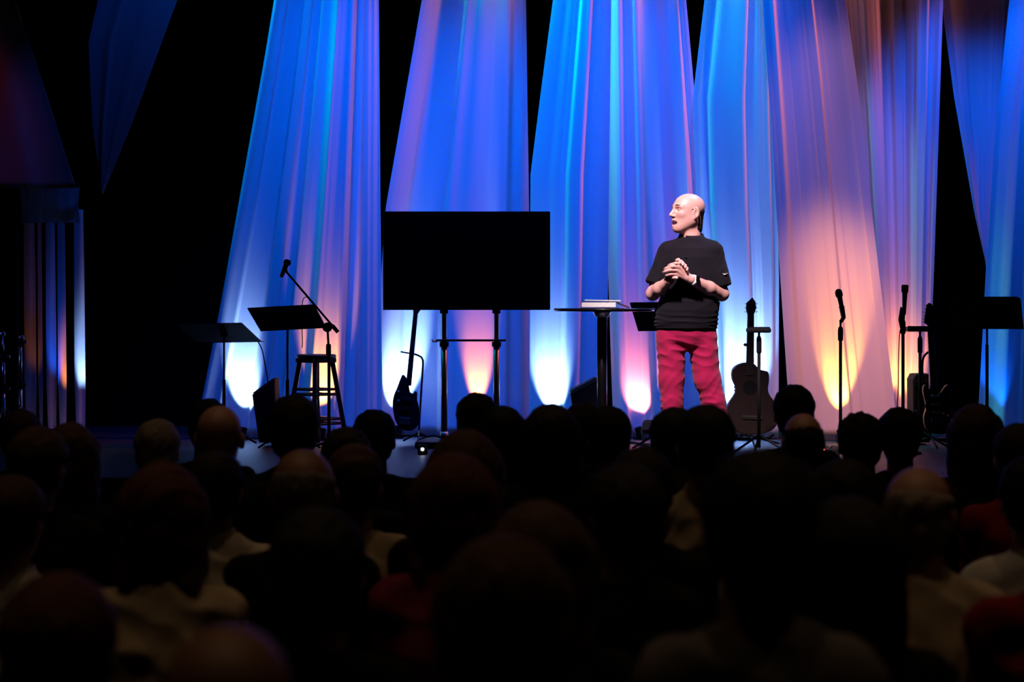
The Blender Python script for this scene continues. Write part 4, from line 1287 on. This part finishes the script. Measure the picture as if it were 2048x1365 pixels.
# round cocktail table with book and tablet
def table():
    d = 14.9
    b = floor_pt(1204, d)
    t = empty('round_table', b, 'tall round black cocktail table on a single pole', 'table')
    zt = P(0, 617.0, d).z
    MB().lathe((P(1209, 0, d).x, d, zt), [(0.33, -0.022), (0.345, -0.018), (0.348, -0.008), (0.343, 0.0)], 64).build('tabletop', M['gloss'], t, True)
    MB().lathe((b.x, d, zt - 0.02), [(0.022, -0.045), (0.045, -0.04), (0.062, -0.01), (0.065, 0.0)], 28).build('top_flange', M['chrome'], t, True)
    MB().tube([(b.x, d, STZ + 0.02), (b.x, d, zt - 0.05)], 0.034, 24).build('pole', M['gloss'], t, True)
    MB().lathe(b, [(0.27, 0), (0.27, 0.010), (0.22, 0.022), (0.05, 0.045), (0.04, 0.06)], 48).build('base', M['black'], t, True)
    z = zt + 0.001
    x0, x1 = P(1162, 0, d).x, P(1230, 0, d).x
    c = Vector(((x0 + x1) / 2, d - 0.05, z))
    t2 = empty('book', c, 'thick white-edged book with dark cover lying on the round table', 'book')
    hgt = 0.040
    MB().box(c + Vector((0, 0, hgt / 2 + 0.003)), (x1 - x0, 0.17, hgt - 0.004), bev=0.004).build('pages', M['pages'], t2)
    MB().box(c + Vector((0.01, 0.004, 0.0015)), (x1 - x0 + 0.03, 0.185, 0.003)).build('lower_cover', M['leather'], t2)
    xe = P(1259, 0, d).x
    MB().prism([(x0, d - 0.135, z + hgt + 0.003), (x1 + 0.012, d - 0.135, z + hgt + 0.003), (x1 + 0.04, d - 0.135, z + hgt * 0.72), (xe, d - 0.135, z + 0.006), (xe - 0.01, d - 0.135, z + 0.002), (x1 + 0.030, d - 0.135, z + hgt * 0.62), (x1 + 0.008, d - 0.135, z + hgt - 0.001), (x0, d - 0.135, z + hgt - 0.001)], (0, 0.185, 0)).build('upper_cover', M['leather'], t2)
    c2 = Vector((P(1204, 0, d).x, d - 0.04, z + hgt + 0.011))
    t3 = empty('tablet', c2 - Vector((0, 0, 0.008)), 'thin pale tablet lying on top of the thick book', 'tablet')
    MB().box(c2, (P(1240, 0, d).x - P(1168, 0, d).x, 0.17, 0.010), Matrix.Rotation(R(1.0), 3, 'Y'), 0.003).build('shell', M['tablet'], t3)
    MB().box(c2 + Vector((0, 0, 0.0055)), (P(1237, 0, d).x - P(1171, 0, d).x, 0.155, 0.001), Matrix.Rotation(R(1.0), 3, 'Y')).build('screen', M['screen'], t3)


table()


# floor monitors
def wedge(label, d, pts, depth=0.38):
    q = [P(x, y, d) for x, y in pts]
    b = Vector((sum(p.x for p in q) / len(q), d + depth / 2, STZ))
    t = empty('floor_monitor', b, label, 'loudspeaker', 'black floor monitor wedges')
    MB().prism(q, (0, depth, 0), 0.01).build('cabinet', M['tolex'], t)
    # grille on the slanted face (second to third point)
    a, e = q[1], q[2]
    v = (e - a)
    n = Vector((-v.z, 0, v.x)).normalized()
    n = n if n.z > 0 else -n
    rot = Matrix((v.normalized(), Vector((0, 1, 0)), n)).transposed()
    MB().box((a + e) / 2 + Vector((0, depth / 2, 0)) + n * 0.004, (v.length * 0.9, depth * 0.9, 0.012), rot, 0.003).build('grille', M['grille'], t)
    MB().box((q[0] + q[-1]) / 2 + Vector((0, -0.004, 0.14)), (0.10, 0.012, 0.03), None, 0.004).build('handle_recess', M['rubber'], t)
    return t


wedge('black floor monitor wedge tilted beside the bar stool', 16.0, [(518, 886), (504, 790), (549, 758), (552, 886)], 0.32)
wedge('black floor monitor wedge behind the round table pole', 16.0, [(1156, 886), (1141, 786), (1196, 757), (1204, 800), (1206, 886)], 0.32)


# box light on a yoke by the speaker
def box_light():
    d = 16.25
    b = floor_pt(1302, d)
    t = empty('box_light', b, 'small black box light on a yoke by the pink drape', 'stage light')
    c = P(1302, 856, d)
    MB().box(c, (0.13, 0.12, 0.07), Matrix.Rotation(R(-18), 3, 'X'), 0.008).build('housing', M['black'], t)
    MB().box(c + Vector((0, 0.055, 0.03)), (0.10, 0.02, 0.05), Matrix.Rotation(R(-18), 3, 'X'), 0.003).build('lens', M['screen'], t)
    MB().tube([c + Vector((-0.075, 0, 0)), b + Vector((-0.055, 0, 0.01)), b + Vector((0.055, 0, 0.01)), c + Vector((0.075, 0, 0))], 0.008, 8).build('yoke', M['black'], t, True)
    for s in (-1, 1):
        MB().lathe(c + Vector((0.075 * s, 0, 0)), [(0.014, 0), (0.014, 0.014)], 12, (s, 0, 0)).build('yoke_knob', M['rubber'], t)
    cable('black cable lying along the foot of the pink and blue drapes',
          [floor_pt(1258, 16.4) + Vector((0, 0, 0.012)), floor_pt(1275, 16.3) + Vector((0, 0, 0.012)), floor_pt(1290, 16.0) + Vector((0, 0, 0.012)), floor_pt(1310, 15.8) + Vector((0, 0, 0.012)), floor_pt(1340, 15.7) + Vector((0, 0, 0.012))], 0.011)
    p = floor_pt(1660, 15.12)
    t2 = empty('effects_pedal', p, 'small black effects pedal with a red lamp at the slanted microphone stand', 'pedal')
    MB().prism([p + Vector((-0.13, -0.06, 0)), p + Vector((-0.13, 0.06, 0)), p + Vector((-0.13, 0.06, 0.065)), p + Vector((-0.13, -0.06, 0.045))], (0.19, 0, 0), 0.004).build('housing', M['black'], t2)
    MB().ball(p + Vector((-0.05, -0.06, 0.047)), 0.006, 8).build('lamp', M['redled'], t2)
    for x in (-0.09, 0.0):
        MB().lathe(p + Vector((x, 0, 0.055)), [(0.012, 0), (0.012, 0.014)], 12).build('foot_switch', M['chrome'], t2)


box_light()


# acoustic guitar on a stand
def acoustic_guitar():
    d = 16.0
    t = empty('acoustic_guitar', P(1502, 868, d), 'dark sunburst acoustic guitar standing with its neck upright', 'guitar')
    body = [(1500, 726), (1484, 727), (1470, 734), (1464, 746), (1466, 762), (1472, 776), (1470, 788), (1459, 806), (1452, 826), (1454, 846), (1464, 860), (1482, 868), (1506, 870), (1530, 867), (1550, 856), (1558, 838), (1557, 820), (1549, 804), (1539, 790), (1536, 778), (1538, 764), (1538, 750), (1534, 743), (1524, 743), (1517, 738), (1511, 730)]
    pts = loop_spline([P(x, y, d) for x, y in body], 4)
    MB().prism(pts, (0, 0.095, 0), 0.008).build('body', M['rosewood'], t)
    cx, cz = P(1503, 806, d).x, P(1503, 806, d).z
    top = [Vector((cx + (p.x - cx) * 0.965, d - 0.001, cz + (p.z - cz) * 0.965)) for p in pts]
    MB().prism(top, (0, -0.003, 0)).build('soundboard', M['sunburst'], t)
    MB().lathe(P(1500, 776, d - 0.004), [(0.052, 0), (0.052, 0.0015)], 32, (0, -1, 0)).build('sound_hole', M['rubber'], t)
    MB().box(P(1505, 836, d) + Vector((0, -0.008, 0)), (0.15, 0.010, 0.028), Matrix.Rotation(R(3), 3, 'Y'), 0.004).build('bridge', M['rosewood'], t)
    MB().ball(P(1468, 866, d) + Vector((0, -0.01, 0)), 0.008, 8).build('strap_button', M['chrome'], t, True)
    a, e = P(1500, 752, d - 0.012), P(1502, 630, d - 0.012)
    MB().prism([a + Vector((-0.030, 0, 0)), a + Vector((0.030, 0, 0)), e + Vector((0.024, 0, 0)), e + Vector((-0.024, 0, 0))], (0, 0.03, 0), 0.005).build('neck', M['rosewood'], t)
    hs = [(1495, 630), (1508, 630), (1513, 616), (1511, 604), (1505, 595), (1499, 601), (1493, 606), (1492, 618)]
    MB().prism([P(x, y, d - 0.012) for x, y in hs], (0, 0.018, 0), 0.003).build('headstock', M['rosewood'], t)
    for s, x in ((-1, 1489), (1, 1515)):
        for y in (608, 616, 624):
            MB().tube([P(x - 4 * s, y, d), P(x, y, d)], 0.003, 6).build('tuning_peg', M['chrome'], t, True)
    MB().tube([P(1493, 660, d - 0.03), P(1508, 660, d - 0.03)], 0.012, 8).build('capo', M['black'], t, True)
    MB().ball(P(1491, 690, d - 0.02), (0.016, 0.012, 0.012), 8).build('neck_clamp_knob', M['rubber'], t, True)
    s = d + 0.14
    b = floor_pt(1502, s)
    t2 = empty('guitar_stand', b, 'black guitar stand under the acoustic guitar', 'guitar stand')
    MB().tube([b + Vector((0, 0, 0.06)), P(1502, 700, s), P(1502, 690, s - 0.09)], 0.010, 10).build('upright', M['black'], t2, True)
    MB().tube([b + Vector((-0.13, -0.28, 0.10)), b + Vector((-0.13, -0.02, 0.06)), b + Vector((0.13, -0.02, 0.06)), b + Vector((0.13, -0.28, 0.10))], 0.010, 8).build('body_cradle', M['rubber'], t2, True)
    tripod(t2, b, 0.075, 0.26, r=0.008, turn=-90)


acoustic_guitar()


# electric guitar, amplifier and loop stand in the dark gap
def electric_guitar():
    d = 15.9
    t = empty('electric_guitar', P(1880, 862, d), 'electric guitar with three pale pickups in the black gap between drapes', 'guitar')
    body = [(1858, 778), (1850, 770), (1846, 780), (1850, 800), (1853, 815), (1848, 835), (1852, 858), (1868, 868), (1890, 868), (1908, 856), (1913, 836), (1906, 816), (1902, 798), (1904, 782), (1897, 770), (1888, 776), (1880, 790), (1868, 790)]
    pts = loop_spline([P(x, y, d) for x, y in body], 4)
    MB().prism(pts, (0, 0.042, 0), 0.008).build('body', M['guitarorg'], t)
    pg = [(1858, 784), (1872, 792), (1890, 784), (1898, 800), (1900, 822), (1908, 842), (1904, 856), (1892, 846), (1880, 838), (1860, 838), (1856, 815)]
    MB().prism(loop_spline([P(x, y, d - 0.001) for x, y in pg], 3), (0, -0.004, 0)).build('pickguard', M['guitarblk'], t)
    for x, y in ((1870, 792), (1871, 809), (1873, 825)):
        MB().box(P(x, y, d) + Vector((0, -0.010, 0)), (0.062, 0.010, 0.017), Matrix.Rotation(R(-2), 3, 'Y'), 0.004).build('pickup', M['pickup'], t)
    MB().box(P(1874, 839, d) + Vector((0, -0.008, 0)), (0.09, 0.012, 0.04), None, 0.003).build('bridge', M['chrome'], t)
    for x, y in ((1886, 827), (1895, 832), (1904, 840)):
        MB().lathe(P(x, y, d - 0.005), [(0.010, 0), (0.009, 0.014)], 12, (0, -1, 0)).build('control_knob', M['pages'], t, True)
    MB().box(P(1899, 853, d) + Vector((0, -0.006, 0)), (0.035, 0.008, 0.018), Matrix.Rotation(R(28), 3, 'Y'), 0.003).build('jack_plate', M['chrome'], t)
    a, e = P(1869, 790, d - 0.010), P(1861, 652, d - 0.010)
    MB().prism([a + Vector((-0.026, 0, 0)), a + Vector((0.026, 0, 0)), e + Vector((0.021, 0, 0)), e + Vector((-0.021, 0, 0))], (0, 0.024, 0), 0.004).build('neck', M['rosewood'], t)
    hs = [(1856, 652), (1867, 652), (1872, 640), (1868, 622), (1864, 608), (1858, 606), (1853, 610), (1850, 630), (1848, 646)]
    MB().prism([P(x, y, d - 0.010) for x, y in hs], (0, 0.016, 0), 0.003).build('headstock', M['guitarblk'], t)
    for k in range(6):
        y = 612 + 6.6 * k
        x = 1852.5 - 0.95 * k
        MB().tube([P(x, y + 1, d), P(x - 5, y - 1, d)], 0.0035, 6).build('tuning_peg', M['chrome'], t, True)
    s = d + 0.10
    b = floor_pt(1862, s)
    t2 = empty('guitar_stand', b, 'black guitar stand with looped arm beside the electric guitar', 'guitar stand')
    MB().tube(spline([b + Vector((0, 0, 0.08)), P(1850, 800, s), P(1845, 755, s), P(1845, 725, s), P(1849, 712, s), P(1858, 704, s), P(1866, 702, s)], 6), 0.009, 10).build('upright', M['black'], t2, True)
    MB().tube([b + Vector((-0.06, -0.22, 0.085)), b + Vector((-0.06, -0.02, 0.06)), b + Vector((0.16, -0.02, 0.06)), b + Vector((0.16, -0.22, 0.085))], 0.009, 8).build('body_cradle', M['rubber'], t2, True)
    tripod(t2, b, 0.075, 0.24, turn=-90)
    d2 = 16.25
    b = floor_pt(1843, d2)
    t3 = empty('amplifier', b, 'narrow black amplifier cabinet behind the tray stand', 'amplifier')
    q = [P(1827, 886, d2), P(1826, 760, d2), P(1832, 749, d2), P(1858, 748, d2), P(1860, 886, d2)]
    MB().prism(q, (0, 0.26, 0), 0.008).build('cabinet', M['tolex'], t3)
    MB().box(P(1843, 830, d2) + Vector((0, -0.004, 0)), (0.10, 0.010, 0.30), None, 0.004).build('grille', M['grille'], t3)
    MB().box(P(1843, 768, d2) + Vector((0, -0.005, 0)), (0.10, 0.010, 0.05), None, 0.004).build('control_panel', M['black'], t3)
    MB().lathe(P(1832, 822, d2) + Vector((0, -0.002, 0)), [(0.008, 0), (0.007, 0.012)], 12, (0, -1, 0)).build('jack_socket', M['chrome'], t3)


electric_guitar()


# drum hardware at the dark end of the stage
def drum_stand(label, px, d, joints, top):
    b = floor_pt(px, d)
    t = empty('cymbal_stand', b, label, 'drum stand', 'chrome drum hardware stands')
    z = [P(px, y, d).z for y in joints]
    prev = b.z + 0.05
    for i, zz in enumerate(sorted(z)):
        MB().tube([(b.x, d, prev), (b.x, d, zz)], 0.014 - 0.002 * i, 14).build('tube_section', M['chrome'], t, True)
        MB().lathe((b.x, d, zz), [(0.016, -0.03), (0.022, -0.024), (0.022, 0.02), (0.016, 0.03)], 14).build('memory_lock', M['black'], t, True)
        MB().box((b.x + 0.03, d - 0.01, zz), (0.04, 0.008, 0.022), None, 0.003).build('wing_bolt', M['chrome'], t)
        prev = zz
    e = P(px + top[0], top[1], d)
    MB().tube([(b.x, d, prev), e], 0.007, 12).build('tilter_rod', M['chrome'], t, True)
    MB().ball(e, (0.022, 0.02, 0.022), 8).build('wing_nut', M['chrome'], t, True)
    for k in range(3):
        a = R(20 + 120 * k)
        MB().tube([b + Vector((0, 0, 0.32)), b + Vector((math.cos(a) * 0.27, math.sin(a) * 0.27, 0.014))], 0.008, 8).build('leg', M['chrome'], t, True)
    c = e + Vector((0, 0, 0.012))
    return t


drum_stand('tall chrome drum hardware stand at the picture edge', 7, 15.8, (778, 714), (-2, 668))
drum_stand('chrome drum hardware stand in front of the deep-folded drape', 41, 15.8, (770, 684), (2, 676))


def drape_stand():
    d = 16.5
    b = floor_pt(32, d)
    t = empty('drape_stand', b, 'black pipe stand carrying the short pleated valance', 'stand')
    MB().tube([b + Vector((0, 0, 0.01)), P(32, 371, d)], 0.02, 12).build('upright', M['black'], t, True)
    MB().tube([P(30, 370.5, d), P(166, 370.5, d)], 0.018, 12).build('crossbar', M['black'], t, True)
    MB().box(b + Vector((0, 0, 0.006)), (0.4, 0.4, 0.012), bev=0.003).build('base_plate', M['black'], t)


drape_stand()
